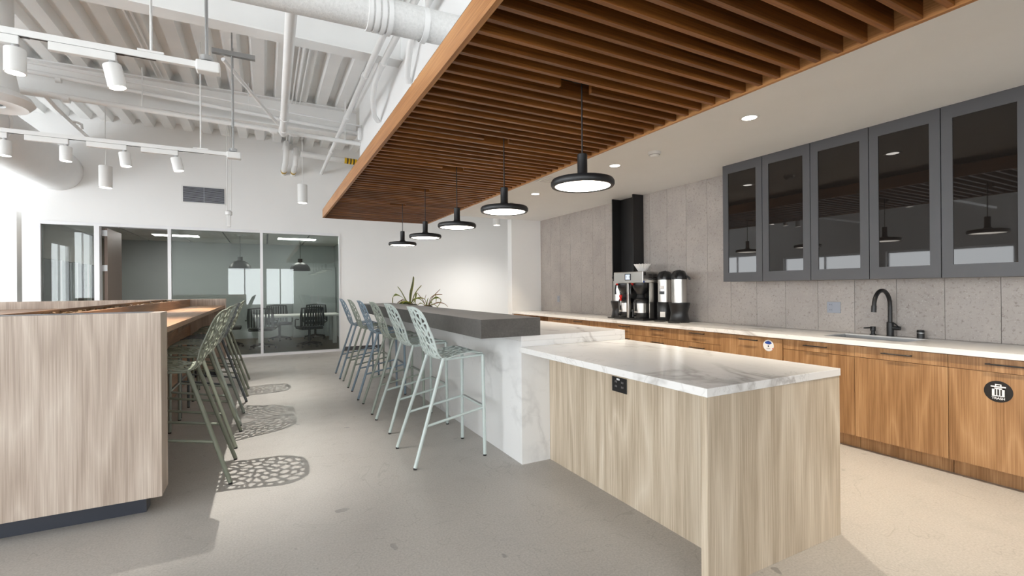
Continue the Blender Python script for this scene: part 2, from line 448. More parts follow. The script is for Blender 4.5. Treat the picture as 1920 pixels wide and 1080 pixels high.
# glazed partition: windows 1, 3, 4 and the open door bay
MUL = [-3.48, -2.712, -1.617, -.055, 1.494]
def pane_bay(n, x0, x1):
    fw = .05
    m_ = MB().box(x0, x0 + fw/2, YF - .025, YF + .10, 0, FZ).box(x1 - fw/2, x1, YF - .025, YF + .10, 0, FZ)
    m_.box(x0 + fw/2, x1 - fw/2, YF - .025, YF + .10, FZ - .055, FZ).box(x0 + fw/2, x1 - fw/2, YF - .025, YF + .10, 0, .05)
    w = struct(m_.build('window_%d' % n, M['alum']))
    box('pane', x0 + fw/2, x1 - fw/2, YF + .03, YF + .042, .05, FZ - .055, M['glass'], w)
    return w
w1 = pane_bay(1, MUL[0], MUL[1]); w2 = pane_bay(2, MUL[2], MUL[3]); w3 = pane_bay(3, MUL[3], MUL[4])
d1 = struct(MB().box(MUL[1], MUL[1] + .05, YF - .025, YF + .12, 0, FZ).box(MUL[2] - .03, MUL[2] - .001, YF - .025, YF + .12, 0, FZ)
    .box(MUL[1] + .05, MUL[2] - .03, YF - .025, YF + .12, FZ - .055, FZ).build('door_1', M['alum']))
leaf = MB().box(0, .045, 0, .98, .01, FZ - .07).build('door_leaf', M['door_taupe'], d1, loc=(MUL[1] + .085, YF + .13, 0))
for z in (.25, 1.75, 2.40):
    box('hinge', MUL[1] + .051, MUL[1] + .13, YF + .119, YF + .129, z, z + .11, M['galv'], d1)
MB().cyl((MUL[1] + .13, YF + 1.02, 1.02), (MUL[1] + .20, YF + 1.02, 1.02), .012).cyl((MUL[1] + .20, YF + 1.02, 1.02), (MUL[1] + .20, YF + .90, 1.02), .01).build('handle', M['steel'], d1, True)

# flat lights in the conference ceiling
for i, (x, y, lab) in enumerate([(-1.85, 13.6, 'flat ceiling light in the conference room nearer the open door'), (.75, 13.4, 'flat ceiling light in the conference room nearer the right end')]):
    L = thing('ceiling_light', lab, 'ceiling light', (x, y, CZ - .012), group='conference ceiling lights')
    MB().box(-.46, .46, -.2, .2, 0, .011).build('housing', M['white_metal'], L)
    MB().box(-.44, .44, -.18, .18, -.004, -.0005).build('diffuser', M['panel_light'], L)

def dome_lamp(x, y, ztop, drop, mat, lab, r=.2, glow=True):
    L = thing('dome_pendant_lamp', lab, 'pendant lamp', (x, y, ztop - drop))
    MB().cyl((0, 0, .29), (0, 0, drop - .02), .006, n=8).build('cord', M['black'] if mat is not M['white_metal'] else mat, L)
    MB().lathe([(.06, 0), (.06, .02)], (0, 0, drop - .02), 20).build('canopy', M['white_metal'], L, True)
    pr = [(r, 0), (r * .98, .05), (r * .88, .11), (r * .66, .17), (r * .35, .205), (.055, .215), (.055, .30), (.02, .30)]
    inn = [(.015, .28), (.045, .20), (r * .34, .19), (r * .64, .155), (r * .85, .10), (r * .95, .04), (r * .97, 0)]
    MB().lathe(pr + inn, (0, 0, 0), 28, closed=True).build('shade', mat, L, True)
    MB().lathe([(.0, .10), (.04, .105), (.045, .13), (.03, .17), (0.001, .18)], (0, 0, 0), 14).build('bulb', M['lamp_warm'], L, True)
    return L
dome_lamp(-.52, 13.05, CZ, .82, M['black'], 'black dome pendant lamp behind the glass left of the right mullion', .24)
dome_lamp(.80, 13.05, CZ, .84, M['black'], 'black dome pendant lamp behind the rightmost glass pane', .24)
dome_lamp(-4.35, 13.3, DECK, 1.95, M['white_metal'], 'white dome pendant lamp in the passage left of the glass wall', .3)

# conference table and chairs
T = thing('conference_table', 'pale conference table with square white legs behind the glass', 'table', (.75, 13.35, 0))
MB().box(-1.0, 1.0, -.55, .55, .70, .74).build('table_top', M['paper'], T, bevel=.004)
for sx in (-.85, .85):
    for sy in (-.4, .4): MB().box(sx - .045, sx + .045, sy - .045, sy + .045, 0, .699).build('leg', M['white_metal'], T)
def office_chair():
    C = thing('office_chair', '', 'chair', (0, 0, 0), 0)
    MB().box(-.25, .25, -.25, .24, .43, .50).build('seat', M['chair_black'], C, bevel=.02)
    br = MB()
    for i in range(9):
        a = (i - 4) / 4; xx = a * .24; yy = -.27 + .07 * a * a
        br.box(xx - .018, xx + .018, yy - .012, yy + .012, .52, .93)
    b = br.build('backrest', M['chair_black'], C)
    rim = MB().tube([(-.26, -.19, .50), (-.27, -.20, .75), (-.25, -.21, .94), (0, -.28, .96), (.25, -.21, .94), (.27, -.20, .75), (.26, -.19, .50)], .017, 8)
    rim.build('back_rim', M['chair_black'], b, True)
    for s in (-1, 1):
        MB().tube([(s*.25, .05, .46), (s*.31, .05, .50), (s*.31, .05, .66), (s*.31, -.02, .68), (s*.31, -.18, .68)], .016, 8).build('armrest', M['chair_black'], C, True)
    MB().cyl((0, 0, .10), (0, 0, .43), .03).build('post', M['steel_black'], C, True)
    for i in range(5):
        a = 2 * PI * i / 5
        g = MB().tube([(0, 0, .12), (.28 * math.cos(a), .28 * math.sin(a), .075)], [.028, .018], 8).build('base_arm', M['steel_black'], C, True)
        MB().cyl((.28*math.cos(a)-.02, .28*math.sin(a), .0285), (.28*math.cos(a)+.02, .28*math.sin(a), .0285), .028, n=12).build('caster', M['plastic_black'], g, True)
    return C
ch0 = office_chair()
ch0.location = (.95, 12.35, 0); ch0.rotation_euler[2] = .25
ch0['label'] = 'black slat-back office chair nearest the rightmost pane'; ch0['group'] = 'conference chairs'
dup(ch0, (-.05, 12.45, 0), -.2, 'black slat-back office chair behind the right glass mullion')
dup(ch0, (.35, 14.25, 0), PI + .3, 'black office chair on the far side of the conference table')
dup(ch0, (1.25, 14.25, 0), PI - .2, 'black office chair at the far right of the conference table')
dup(ch0, (-.75, 13.3, 0), -PI/2, 'black office chair at the left end of the conference table')
# wall cabinet in the conference room
K = thing('wall_cabinet', 'grey two-door cabinet at the back right of the conference room', 'cabinet', (1.3, CY - .42, 0))
MB().box(-.58, .58, .0, .4, 0, 2.05).build('body', M['conf_grey'], K)
for s in (-1, 1):
    d = MB().box(min(0.003*s, .575*s), max(0.003*s, .575*s), -.02, -.001, .03, 2.02).build('door', M['conf_grey'], K)
    MB().box(s*.09 - .03, s*.09 + .03, -.032, -.021, .95, 1.25).build('handle', M['galv'], d)

# ------------------------------------------------------------------ beams, ducts and pipes under the roof
def ibeam(label, y):
    T = thing('steel_beam', label, 'beam', (0, y, DECK - .45), group='roof beams')
    x0, x1 = XL, 1.449
    MB().box(x0, x1, -.1, .1, 0, .02).build('bottom_flange', M['deck'], T)
    MB().box(x0, x1, -.006, .006, .021, .429).build('web', M['deck'], T)
    MB().box(x0, x1, -.1, .1, .43, .449).build('top_flange', M['deck'], T)
ibeam('white steel roof beam farther from camera, in front of far wall', 8.63)
ibeam('white steel roof beam nearer camera, behind the insulated pipe', 5.57)
ibeam('white steel roof beam above and behind the camera', 2.5)
# round spiral duct through the far wall
D = thing('spiral_duct', 'large round white spiral duct entering the far wall at left', 'duct', (-3.24, 0, 3.53))
N = 120; seg = []
mbd = MB(); y = 5.5
pts = []
while y < YF: pts.append(y); y += .05
vsn = 40; R = .36
for j, yy in enumerate(pts + [YF - .001]):
    rr = R + (.005 if j % 3 == 0 else 0)
    mbd.v += [(rr * math.cos(2*PI*i/vsn), yy, rr * math.sin(2*PI*i/vsn)) for i in range(vsn)]
for j in range(len(pts)):
    for i in range(vsn): mbd.f.append((j*vsn+i, j*vsn+(i+1)%vsn, (j+1)*vsn+(i+1)%vsn, (j+1)*vsn+i)); mbd.m.append(0)
mbd.f.append(tuple(range(vsn))); mbd.m.append(0)
mbd.build('duct_wall', M['duct_white'], D, True)
MB().lathe([(R + .004, 0), (R + .035, 0), (R + .035, .03), (R + .004, .03)], n=40, closed=True).build('coupling_band', M['duct_white'], D, True, loc=(0, 8.35, 0)).rotation_euler[0] = PI/2
for yy in (6.5, 9.6): MB().cyl((0, yy, R + .001), (0, yy, DECK - 3.53 - .001), .006, n=8).build('hanger_rod', M['galv'], D, True)
# ceiling diffuser (round) at the left edge
F = thing('round_diffuser', 'round white ceiling diffuser at the left edge below the roof', 'air diffuser', (-2.31, 6.3, 3.19))
MB().lathe([(.10, -.02), (.16, -.01), (.26, -.03), (.31, .03), (.28, .08), (.20, .12), (.17, .30), (.17, .62), (.16, .62), (.16, .3), (.15, .06), (.10, .04)], n=40, closed=True).build('cone', M['white_metal'], F, True)
MB().lathe([(.001, .0), (.08, -.005), (.09, .02), (.001, .03)], n=24).build('core', M['plastic_black'], F, True)
MB().cyl((0, 0, .62), (0, 0, DECK - 3.19 - .01), .16, n=24).build('neck', M['white_metal'], F, True)
# insulated pipe crossing above
I = thing('insulated_pipe', 'thick white insulated pipe crossing high up towards the bulkhead', 'pipe', (0, 3.7, 3.5))
MB().cyl((-1.6, 0, -.06), (1.449, 0, .02), .125, n=32).build('jacket', M['insul'], I, True)
for k in range(4): MB().cyl((.70 + .05*k, 0, 0.0), (.735 + .05*k, 0, .001), .137, n=32).build('band', M['pipe_white'], I, True)
for xx in (.28, 1.15):
    g = MB()
    g.lathe([(.127, -.022), (.133, -.022), (.133, .022), (.127, .022)], n=32, closed=True)
    o = g.build('strap', M['pipe_white'], I, True, loc=(xx, 0, .005)); o.rotation_euler[1] = PI/2
    MB().box(xx - .012, xx + .012, -.02, .02, .13, 1.0).build('hanger', M['pipe_white'], I)
def pipe(label, pts, r, mat=None, name='pipe', couplings=(), extra=None):
    b = Vector(pts[0])
    T = thing(name, label, 'pipe', tuple(b))
    q = [Vector(p) - b for p in pts]
    MB().tube(q, r, 14).build('pipe_run', mat or M['pipe_white'], T, True)
    for (p, d, l) in couplings:
        p = Vector(p) - b; d = Vector(d).normalized()
        MB().cyl(p - d*l/2, p + d*l/2, r*1.28, n=14).build('coupling', mat or M['pipe_white'], T, True)
    for (p0, p1, rr) in (extra or []):
        MB().cyl(Vector(p0) - b, Vector(p1) - b, rr, n=8).build('hanger_rod', M['pipe_white'], T, True)
    return T
Yd = (0, 1, 0); Xd = (1, 0, 0)
pipe('long white pipe beside the bulkhead running into the far wall', [(1.08, 2.2, 3.985), (1.12, YF - .001, 3.935)], .034,
     couplings=[((1.095, 5.9, 3.966), Yd, .08), ((1.105, 7.4, 3.956), Yd, .08), ((1.112, 9.3, 3.946), Yd, .08)], extra=[((1.09, 5.0, 3.975), (1.09, 5.0, DECK), .006)])
pipe('white conduit that ends in a bend below the insulated pipe, inner one', [(1.22, 2.2, 3.99), (1.22, 5.55, 3.97), (1.22, 5.9, 3.93), (1.25, 6.2, 3.82), (1.34, 6.55, 3.74), (1.41, 6.66, 3.715)], .034, couplings=[((1.22, 5.5, 3.972), Yd, .1)])
pipe('white conduit that bends into the bulkhead, nearer camera', [(1.33, 2.2, 3.99), (1.33, 4.55, 3.97), (1.34, 4.75, 3.90), (1.36, 4.92, 3.76), (1.38, 5.03, 3.68), (1.41, 5.09, 3.64)], .034, couplings=[((1.33, 4.4, 3.97), Yd, .1)])
pipe('white sprinkler main running towards far wall from the insulated pipe', [(.21, 4.0, 3.72), (.26, 7.7, 3.78), (.27, 8.12, 3.80)], .048,
     couplings=[((.257, 7.3, 3.775), Yd, .05), ((.26, 7.9, 3.785), Yd, .12)], extra=[((.25, 6.6, 3.76), (.25, 6.6, DECK), .008)])
pipe('upper white sprinkler branch across the far beam', [(-6.5, 8.3, 4.42), (1.449, 8.3, 4.03)], .03, couplings=[((-2.4, 8.3, 4.178), Xd, .06)])
pipe('lower white sprinkler branch below the far beam', [(-6.5, 8.22, 4.06), (1.449, 8.22, 3.83)], .036,
     couplings=[((-2.3, 8.22, 3.91), Xd, .07), ((.14, 8.22, 3.858), Xd, .1), ((.42, 8.22, 3.852), Xd, .1)],
     extra=[((-1.5, 8.22, 3.93), (-1.5, 8.22, DECK), .007), ((1.2, 8.22, 3.83), (1.2, 8.22, DECK), .007)])
pipe('thin white conduit strung along the far beam', [(-6.5, 8.12, 4.66 - .2), (1.449, 8.12, 4.10)], .014,
     extra=[((-1.75, 8.12, 4.215), (-1.75, 8.12, DECK), .005), ((-.2, 8.12, 4.11), (-.2, 8.12, DECK), .005), ((1.2, 8.12, 4.12), (1.2, 8.12, DECK), .005)])
pipe('short white wall pipe joining the upper run of the lower branch', [(1.40, 8.02, 4.03), (1.40, 8.02, 3.83)], .03)
dg = pipe('diagonal white brace pipe with sprinkler head at left', [(-2.54, 8.31, 3.96), (-2.60, 8.9, 3.98), (-2.80, YF - .02, 4.15)], .025)
pipe('white sprinkler arm hanging from the diagonal brace pipe', [(-2.65, 9.75, 4.05), (-2.60, 9.75, 4.04), (-2.55, 9.75, 4.02), (-2.54, 9.75, 3.95)], .018)
# riser pipes with yellow tags on the far wall
def tagpipe(label, pts, r, tags):
    T = pipe(label, pts, r)
    b = Vector(pts[0])
    for p, q in tags:
        p = Vector(p) - b; q = Vector(q) - b
        g = MB().cyl(p, q, r * 1.04, n=16).build('yellow_tag', M['yellow'], T, True)
        d = (q - p)
        for k in range(3):
            c = p + d * (.25 + .25 * k)
            MB().cyl(c - d * .05, c + d * .05, r * 1.06, n=16).build('print_line', M['plastic_black'], g, True)
    return T
tagpipe('white pipe with yellow tag, left of the pair on the far wall', [(.37, YF - .001, 3.85), (.37, 10.85, 3.85 + .02), (.39, 10.6, 3.95), (.40, 10.5, 4.12), (.405, 10.5, 4.25), (.405, 10.6, 4.36), (.405, YF - .001, 4.38)], .055, [((.37, 10.97, 3.86), (.37, 10.88, 3.868))])
tagpipe('white pipe with yellow tag, right of the pair on the far wall', [(.55, YF - .001, 3.85), (.55, 10.85, 3.87), (.57, 10.6, 3.95), (.58, 10.55, 4.1), (.58, 10.62, 4.25), (.58, YF - .001, 4.3)], .052, [((.55, 10.97, 3.86), (.55, 10.88, 3.868))])
tagpipe('white horizontal pipe with yellow tag running to the bulkhead', [(.66, 10.38, 4.12), (3.2, 10.38, 4.02)], .058, [((1.50, 10.38, 4.087), (1.75, 10.38, 4.077))])
# unistrut with rod
S = thing('strut_channel', 'short grey steel strut channel hanging under the roof', 'strut', (-.29, 6.13, 4.0))
MB().box(-.21, .21, -.025, .025, 0, .012).box(-.21, .21, -.025, -.019, .0125, .05).box(-.21, .21, .019, .025, .0125, .05).build('channel', M['galv'], S)
MB().cyl((-.02, 0, -.8), (-.02, 0, .499), .008, n=8).build('threaded_rod', M['galv'], S, True)
# diagonal stay from strut to the sprinkler main
pipe('white diagonal stay from strut channel to sprinkler main', [(-.40, 6.2, 3.98), (.165, 7.6, 3.80)], .022)
for xx, w_ in ((.42, 'left'), (.48, 'middle'), (.54, 'right')):
    pipe('thin white conduit under the deck, ' + w_ + ' one of three beside the sprinkler main', [(xx, 5.7, DECK - .02), (xx, YF - .02, DECK - .02)], .011, name='conduit')['group'] = 'three deck conduits'
for xx, w_ in ((-1.36, 'left'), (-1.30, 'right')):
    pipe('thin white conduit under the deck, ' + w_ + ' one of a pair above the nearer track', [(xx, 2.7, DECK - .02), (xx, 8.4, DECK - .02)], .011, name='conduit')['group'] = 'pair of deck conduits'
# far wall air grille
V = thing('air_grille', 'dark louvred return air grille high on the far wall', 'air grille', (-1.053, YF - .001, 3.265))
MB().box(-.37, .37, -.012, 0, -.175, .175).build('frame', M['white_metal'], V)
MB().box(-.345, .345, -.0135, -.0125, -.15, .15).build('backing', M['plastic_black'], V)
for k in range(14):
    z = -.143 + .022 * k
    MB().box(-.345, .345, -.020, -.0145, z, z + .009).build('slat', M['grey_plate'], V)
MB().box(-.006, .006, -.022, -.0205, -.15, .15).build('mullion', M['grey_plate'], V)
# hanging sensor in front of the far wall
S = thing('hanging_sensor', 'white sensor hanging on two thin wires before the far wall', 'sensor', (-.57, 10.0, 2.53))
MB().box(-.03, .03, -.03, .03, 0, .22).build('body', M['white_metal'], S, bevel=.008)
MB().lathe([(.055, .2205), (.055, .28), (.03, .30)], n=16).build('cap', M['white_metal'], S, True)
for s in (-.025, .035): MB().cyl((s, 0, .30), (s, 0, DECK - 2.53), .008, n=8).build('wire', M['white_metal'], S, True)

# track lights
def track(label, y, x1, z, heads, feeds, hlabs):
    T = thing('light_track', label, 'light track', (x1, y, z))
    x0 = -5.5
    MB().box(x0 - x1, 0, -.018, .018, 0, .045).build('rail', M['white_metal'], T)
    MB().box(x0 - x1, -.25, -.008, .008, -.002, -.0005).build('slot', M['plastic_black'], T)
    MB().box(.0005, .16, -.05, .05, -.03, .055).build('feed_box', M['white_metal'], T, bevel=.012)
    MB().lathe([(.03, .0), (.045, .008), (.045, .045), (.03, .05)], (.07, 0, .055), 16).build('gland', M['galv'], T, True)
    MB().cyl((.07, 0, .105), (.07, 0, DECK - z - .002), .012, n=10).build('feed_rod', M['galv'], T, True)
    MB().box(-.36, -.20, -.02, .02, .046, .062).build('joiner', M['white_metal'], T)
    MB().cyl((-.28, 0, .062), (-.28, 0, DECK - z - .002), .009, n=8).build('stem', M['white_metal'], T, True)
    MB().cyl((-2.2, 0, .046), (-2.2, 0, DECK - z - .002), .009, n=8).build('stem', M['white_metal'], T, True)
    for (hx, tilt, en, col), lab in zip(heads, hlabs):
        H = thing('track_head', lab, 'spotlight', (hx, y, z), group='track spotlights')
        MB().box(-.32, .045, -.022, .022, -.062, -.003).build('adapter', M['white_metal'], H, bevel=.004)
        MB().box(-.13, .09, -.0155, .0155, -.0029, -.0021).build('contact_strip', M['plastic_black'], H)
        MB().cyl((.02, 0, -.0625), (.02, 0, -.09), .02, n=12).build('joint', M['galv'], H, True)
        can = MB().lathe([(.001, 0), (.052, 0), (.056, -.006), (.056, -.165), (.050, -.165), (.050, -.150), (.001, -.150)], n=28, closed=True).build('can', M['white_metal'], H, True, loc=(.02, 0, -.088))
        can.rotation_euler = (0, tilt, 0)
        MB().lathe([(.001, -.1515), (.048, -.1515), (.048, -.1555), (.001, -.1555)], n=24).build('lens', M['lamp_white'], can, True)
        sp = spot('track_spot', (.02, 0, -.29), en, col, math.radians(66), 1.0, .010, parent=H)
        sp.rotation_euler = (0, tilt, 0)
    return T
track('white light track nearer the camera over the shared table', 4.36, -.46, 3.1,
      [(-1.50, .0, 90, WARM2), (-.99, -.2, 480, WARM2)], None,
      ['white track spotlight at the left edge on the nearer track', 'white track spotlight hanging in the middle of the nearer track'])
track('white light track farther from camera over the shared table', 7.05, -.42, 3.1,
      [(-2.50, 0, 90, WARM2), (-2.00, 0, 90, WARM2), (-1.48, -.12, 150, WARM2), (-.98, -.2, 420, WARM2)], None,
      ['white track spotlight at the left edge on the farther track', 'white track spotlight in front of the round duct on the farther track',
       'white track spotlight above the door bay on the farther track', 'white track spotlight last before the feed box on the farther track'])
def cyl_pendant(label, x, y, z, drop, h=.34, r=.085, en=90):
    T = thing('cylinder_pendant', label, 'pendant lamp', (x, y, z), group='white cylinder pendants')
    MB().lathe([(r - .008, 0), (r, .0), (r, h - .004), (r - .004, h), (.001, h), (.001, .02), (r - .008, .02)], n=32, closed=True).build('shade', M['white_metal'], T, True)
    MB().lathe([(.001, .008), (r - .009, .008), (r - .009, .0195), (.001, .0195)], n=32).build('diffuser', M['lamp_white'], T, True)
    MB().cyl((0, 0, h), (0, 0, drop), .005, n=8).build('cord', M['white_metal'], T, True)
    spot('pendant_spot', (0, 0, -.02), en, WARM2, math.radians(150), 1.0, .05, aim=None, parent=T)
cyl_pendant('white cylinder pendant lamp above the door bay, left one', -2.2, 9.5, 3.0, DECK - 3.0)
cyl_pendant('white cylinder pendant lamp right of the glass wall, left of slatted panel', .63, 9.5, 2.98, DECK - 2.98)
cyl_pendant('small white cylinder lamp behind the nearest hanging disc lamps, near stub wall', 4.62, 9.5, 2.79, DECK - 2.79, .17, .08, 240)

# ------------------------------------------------------------------ slatted wood ceiling panel
SX0, SX1, SZ, SY1, SY0 = .84, 2.61, 2.54, 8.21, -.2
PEND = [(1.70, 2.31 + 1.045 * i) for i in range(5)]
SP = thing('slatted_ceiling_panel', 'hanging walnut panel of parallel wooden slats above the bar', 'ceiling panel', (0, 0, SZ))
MB().box(SX0, SX0 + .027, SY0, SY1, 0, .135).build('fascia', M['wood_fascia'], SP)
MB().box(SX1 - .022, SX1, SY0, SY1, 0, .135).build('fascia', M['wood_fascia'], SP)
MB().box(SX0 + .0275, SX1 - .0225, SY1 - .025, SY1, 0, .135).build('end_board', M['wood_slat'], SP)
MB().box(SX0 + .0275, SX1 - .0225, SY0, SY1 - .026, .105, .125).build('backing_board', M['black_felt'], SP)
k = 0; y = SY0
while y < SY1 - .1:
    MB().box(SX0 + .008, SX0 + .02, y, y + (.9 if k % 3 == 0 else .03), .1355, .150).build('bracket_strip', M['black_felt'], SP); y += (.95 if k % 3 == 0 else .062); k += 1
PT = .1085
y = .882 - PT * 9
smesh = {}
while y < SY1 - .05:
    segs = [(SX0 + .0275, SX1 - .0225)]
    for px, py in PEND:
        if abs(y + .013 - py) < PT * .5: segs = [(SX0 + .0275, px - .16), (px + .06, SX1 - .0225)]
    for a, b in segs:
        key = round(b - a, 3)
        if key not in smesh: smesh[key] = MB().box(0, b - a, 0, .026, 0, .095).mesh('slat', M['wood_slat'])
        link('slat', smesh[key], SP, loc=(a, y, .008))
    y += PT
ORD = ['nearest', 'second nearest', 'middle', 'second farthest', 'farthest']
for (px, py), o_ in zip(PEND, ORD):
    L = thing('disc_pendant_lamp', 'black disc pendant lamp under the slatted panel, ' + o_ + ' of the five', 'pendant lamp', (px, py, 1.975), group='black disc pendant lamps')
    top = SZ + .104 - 1.975
    MB().lathe([(.001, top), (.06, top), (.06, top - .02), (.001, top - .02)], n=24).build('canopy', M['black'], L, True)
    MB().cyl((0, 0, .20), (0, 0, top - .02), .0045, n=8).build('cord', M['black'], L, True)
    MB().lathe([(.165, .004), (.172, .0), (.184, .002), (.190, .012), (.190, .030), (.182, .043), (.14, .050), (.06, .058), (.038, .066), (.030, .080), (.030, .196), (.026, .20), (.001, .20), (.001, .03), (.165, .03)], n=56, closed=True).build('shade', M['black'], L, True)
    MB().lathe([(.001, .006), (.1645, .006), (.1645, .016), (.001, .016)], n=48).build('diffuser', M['lamp_warm'], L, True)
    spot('pendant_light', (0, 0, -.01), 10, WARM2, math.radians(150), .9, .15, parent=L)

# recessed downlights and ceiling devices in the soffit
for y, lab in [(2.483, 'recessed round downlight nearest the wall cabinets'), (4.145, 'recessed round downlight right of the nearest disc lamp'),
               (5.902, 'recessed round downlight above the coffee corner, farther one'), (7.6, 'recessed round downlight nearest the stub wall'), (.80, 'recessed round downlight above the sink aisle, outside frame')]:
    L = thing('recessed_downlight', lab, 'downlight', (3.5, y, 2.743), group='soffit downlights')
    MB().lathe([(.055, -.004), (.075, -.004), (.078, -.0005), (.055, -.0005)], n=32, closed=True).build('trim_ring', M['white_metal'], L, True)
    MB().lathe([(.001, -.003), (.054, -.003), (.054, -.001), (.001, -.001)], n=28).build('lens', M['lamp_white'], L, True)
    spot('downlight_spot', (0, 0, -.012), 300, WARM, math.radians(92), .9, .035, parent=L)
L = thing('smoke_detector', 'round white smoke detector on the soffit above the coffee corner', 'smoke detector', (3.52, 3.558, 2.743))
MB().lathe([(.001, -.05), (.035, -.05), (.05, -.035), (.062, -.02), (.065, -.0005), (.001, -.0005)], n=28).build('housing', M['white_metal'], L, True)
MB().lathe([(.052, -.034), (.056, -.030), (.056, -.026), (.052, -.026)], n=28, closed=True).build('vent_slot', M['galv'], L, True)
for y, lab in [(4.59, 'small round white sprinkler cover beside the nearest disc lamp'), (6.709, 'small round white sprinkler cover far along the soffit')]:
    L = thing('sprinkler_cover', lab, 'sprinkler cover', (3.53, y, 2.743))
    MB().lathe([(.001, -.012), (.045, -.012), (.048, -.008), (.001, -.008)], n=24).build('cover_plate', M['white_metal'], L, True)
    MB().lathe([(.001, -.0078), (.03, -.0078), (.03, -.0005), (.001, -.0005)], n=20).build('neck', M['galv'], L, True)
L = thing('ceiling_register', 'flat grey air register in the soffit behind the nearest disc lamp', 'air register', (3.25, 5.06, 2.743))
MB().box(-.16, .16, -.16, .16, -.008, -.0005).build('frame', M['soffit'], L)
for k in range(5): MB().box(-.13, .13, -.13 + k*.055, -.13 + k*.055 + .03, -.012, -.0085).build('blade', M['soffit'], L)

# ------------------------------------------------------------------ marble bar, dark top, island
BX0, BX1, BY0, BY1 = 1.76, 2.80, 3.20, 8.06
B = thing('marble_bar', 'long white veined marble bar with waterfall front and upper ledge', 'bar counter', (0, 0, 0))
MB().box(BX0, 2.06, BY0, BY1, 0, .9565).build('front_wall', M['marble_v'], B)
MB().box(BX0, BX1, BY0, BY1, .957, .997).build('ledge_top', M['marble'], B, bevel=.002)
MB().box(2.061, BX1, BY0, BY0 + .04, .9141, .9565).build('ledge_end', M['marble'], B)
MB().box(BX1 - .04, BX1, BY0 + .041, BY1, .9, .9565).build('ledge_apron', M['marble'], B)
MB().box(2.061, BX1 - .05, BY0 + .041, BY1, .11, .9).build('back_cabinet', M['wood_cab'], B)
MB().box(2.061, BX1 - .12, BY0 + .05, BY1 - .01, 0, .1095).build('kick', M['navy_kick'], B)
bt = MB().box(1.41, 1.925, 3.185, BY1, .9975, 1.138).build('countertop', M['stone'], bevel=.0025)
tag(bt, 'thick dark grey stone slab laid along the marble bar', 'bar top')

ISL = thing('kitchen_island', 'pale vertical-grain wooden island base with thick end panel', 'kitchen island', (0, 0, 0))
MB().box(2.015, 2.035, 1.496, BY0 - .001, 0, .873).build('front_panel', M['wood_isl'], ISL)
MB().box(1.745, 2.80, 1.457, 1.495, 0, .873).build('end_panel', M['wood_isl'], ISL, bevel=.001)
MB().box(2.77, 2.80, 1.496, BY0 - .001, .1, .873).build('back_panel', M['wood_isl'], ISL)
MB().box(2.036, 2.76, 1.50, BY0 - .002, 0, .0995).build('kick', M['navy_kick'], ISL)
o = MB().box(2.009, 2.0145, 2.286, 2.426, .695, .79).build('outlet_plate', M['plastic_black'], ISL, bevel=.002)
for s in (2.325, 2.385):
    for zz in (.725, .755):
        MB().box(2.0075, 2.0088, s - .009, s - .004, zz, zz + .012).box(2.0075, 2.0088, s + .004, s + .009, zz, zz + .012).build('socket_slot', M['galv'], o)
MB().box(2.0075, 2.0088, 2.35, 2.378, .772, .783).build('usb_port', M['white_print'], o)
it = MB().box(1.74, 2.803, 1.452, BY0 - .001, .874, .914).build('island_worktop', M['marble'], bevel=.0025)
tag(it, 'white marble worktop with grey veins on the wooden island', 'worktop')

# ------------------------------------------------------------------ kitchen run
CF, CT = 4.36, .914
def pull(y0, y1, z, parent, x=CF):
    h = MB().cyl((x - .032, y0, z), (x - .032, y1, z), .005, n=10)
    for yy in (y0 + .012, y1 - .012): h.cyl((x - .032, yy, z), (x - .0005, yy, z), .0045, n=8)
    return h.build('handle', M['black'], parent, True)
def carcass(y0, y1, lab, top=.8735):
    U = thing('base_cabinet', lab, 'cabinet', (0, 0, 0), group='base cabinets')
    MB().box(CF + .0205, 4.985, y0 + .001, y1 - .001, .112, top).build('body', M['wood_cab'], U)
    MB().box(4.44, 4.455, y0 + .002, y1 - .002, 0, .111).build('kick_board', M['wood_cab'], U)
    return U
G = .0018
def front(U, y0, y1, z0, z1, name, hz=None, x=CF):
    d = MB().box(x, x + .02, y0 + G, y1 - G, z0 + G, z1 - G).build(name, M['wood_cab'], U)
    if hz:
        c = (y0 + y1) / 2; pull(c - .1, c + .1, hz, d, x)
    return d
def unit_sdoor(y0, y1, lab, top=.8735):
    U = carcass(y0, y1, lab, top)
    front(U, y0, y1, .775, .868, 'drawer', .83); return U, front(U, y0, y1, .113, .775, 'door')
def unit_draw(y0, y1, lab):
    U = carcass(y0, y1, lab)
    front(U, y0, y1, .735, .868, 'drawer', .84); front(U, y0, y1, .57, .735, 'drawer', .677)
    front(U, y0, y1, .345, .57, 'drawer', .51); front(U, y0, y1, .113, .345, 'drawer', .285); return U
unit_sdoor(.32, .93, 'oak base cabinet with drawer, just right of the trash cabinet')
U_tr, d_tr = unit_sdoor(.93, 1.543, 'oak base cabinet with the round black trash sticker')
unit_sdoor(1.543, 2.152, 'oak base cabinet with drawer directly under the faucet side of the sink', .69)
unit_sdoor(2.152, 2.764, 'oak base cabinet with drawer left of the sink cabinet', .69)
U_dw = carcass(2.764, 3.452, 'oak panelled appliance front with a round white sticker')
d_dw = front(U_dw, 2.764, 3.452, .113, .862, 'door', .83, CF - .006)
unit_draw(3.452, 4.062, 'oak drawer cabinet next to the appliance front')
unit_draw(4.062, 4.672, 'oak drawer cabinet right of the coffee brewer')
unit_draw(4.672, 5.281, 'oak drawer cabinet below the coffee brewer')
U = carcass(5.281, 5.757, 'narrow plain oak cabinet below the black steel column'); front(U, 5.281, 5.757, .113, .868, 'door')
unit_draw(5.757, 6.36, 'oak drawer cabinet left of the steel column')
unit_draw(6.36, 6.96, 'oak drawer cabinet beside the open cubby')
U = thing('open_cabinet', 'open oak cubby cabinet near the far end of counter', 'cabinet', (0, 0, 0))
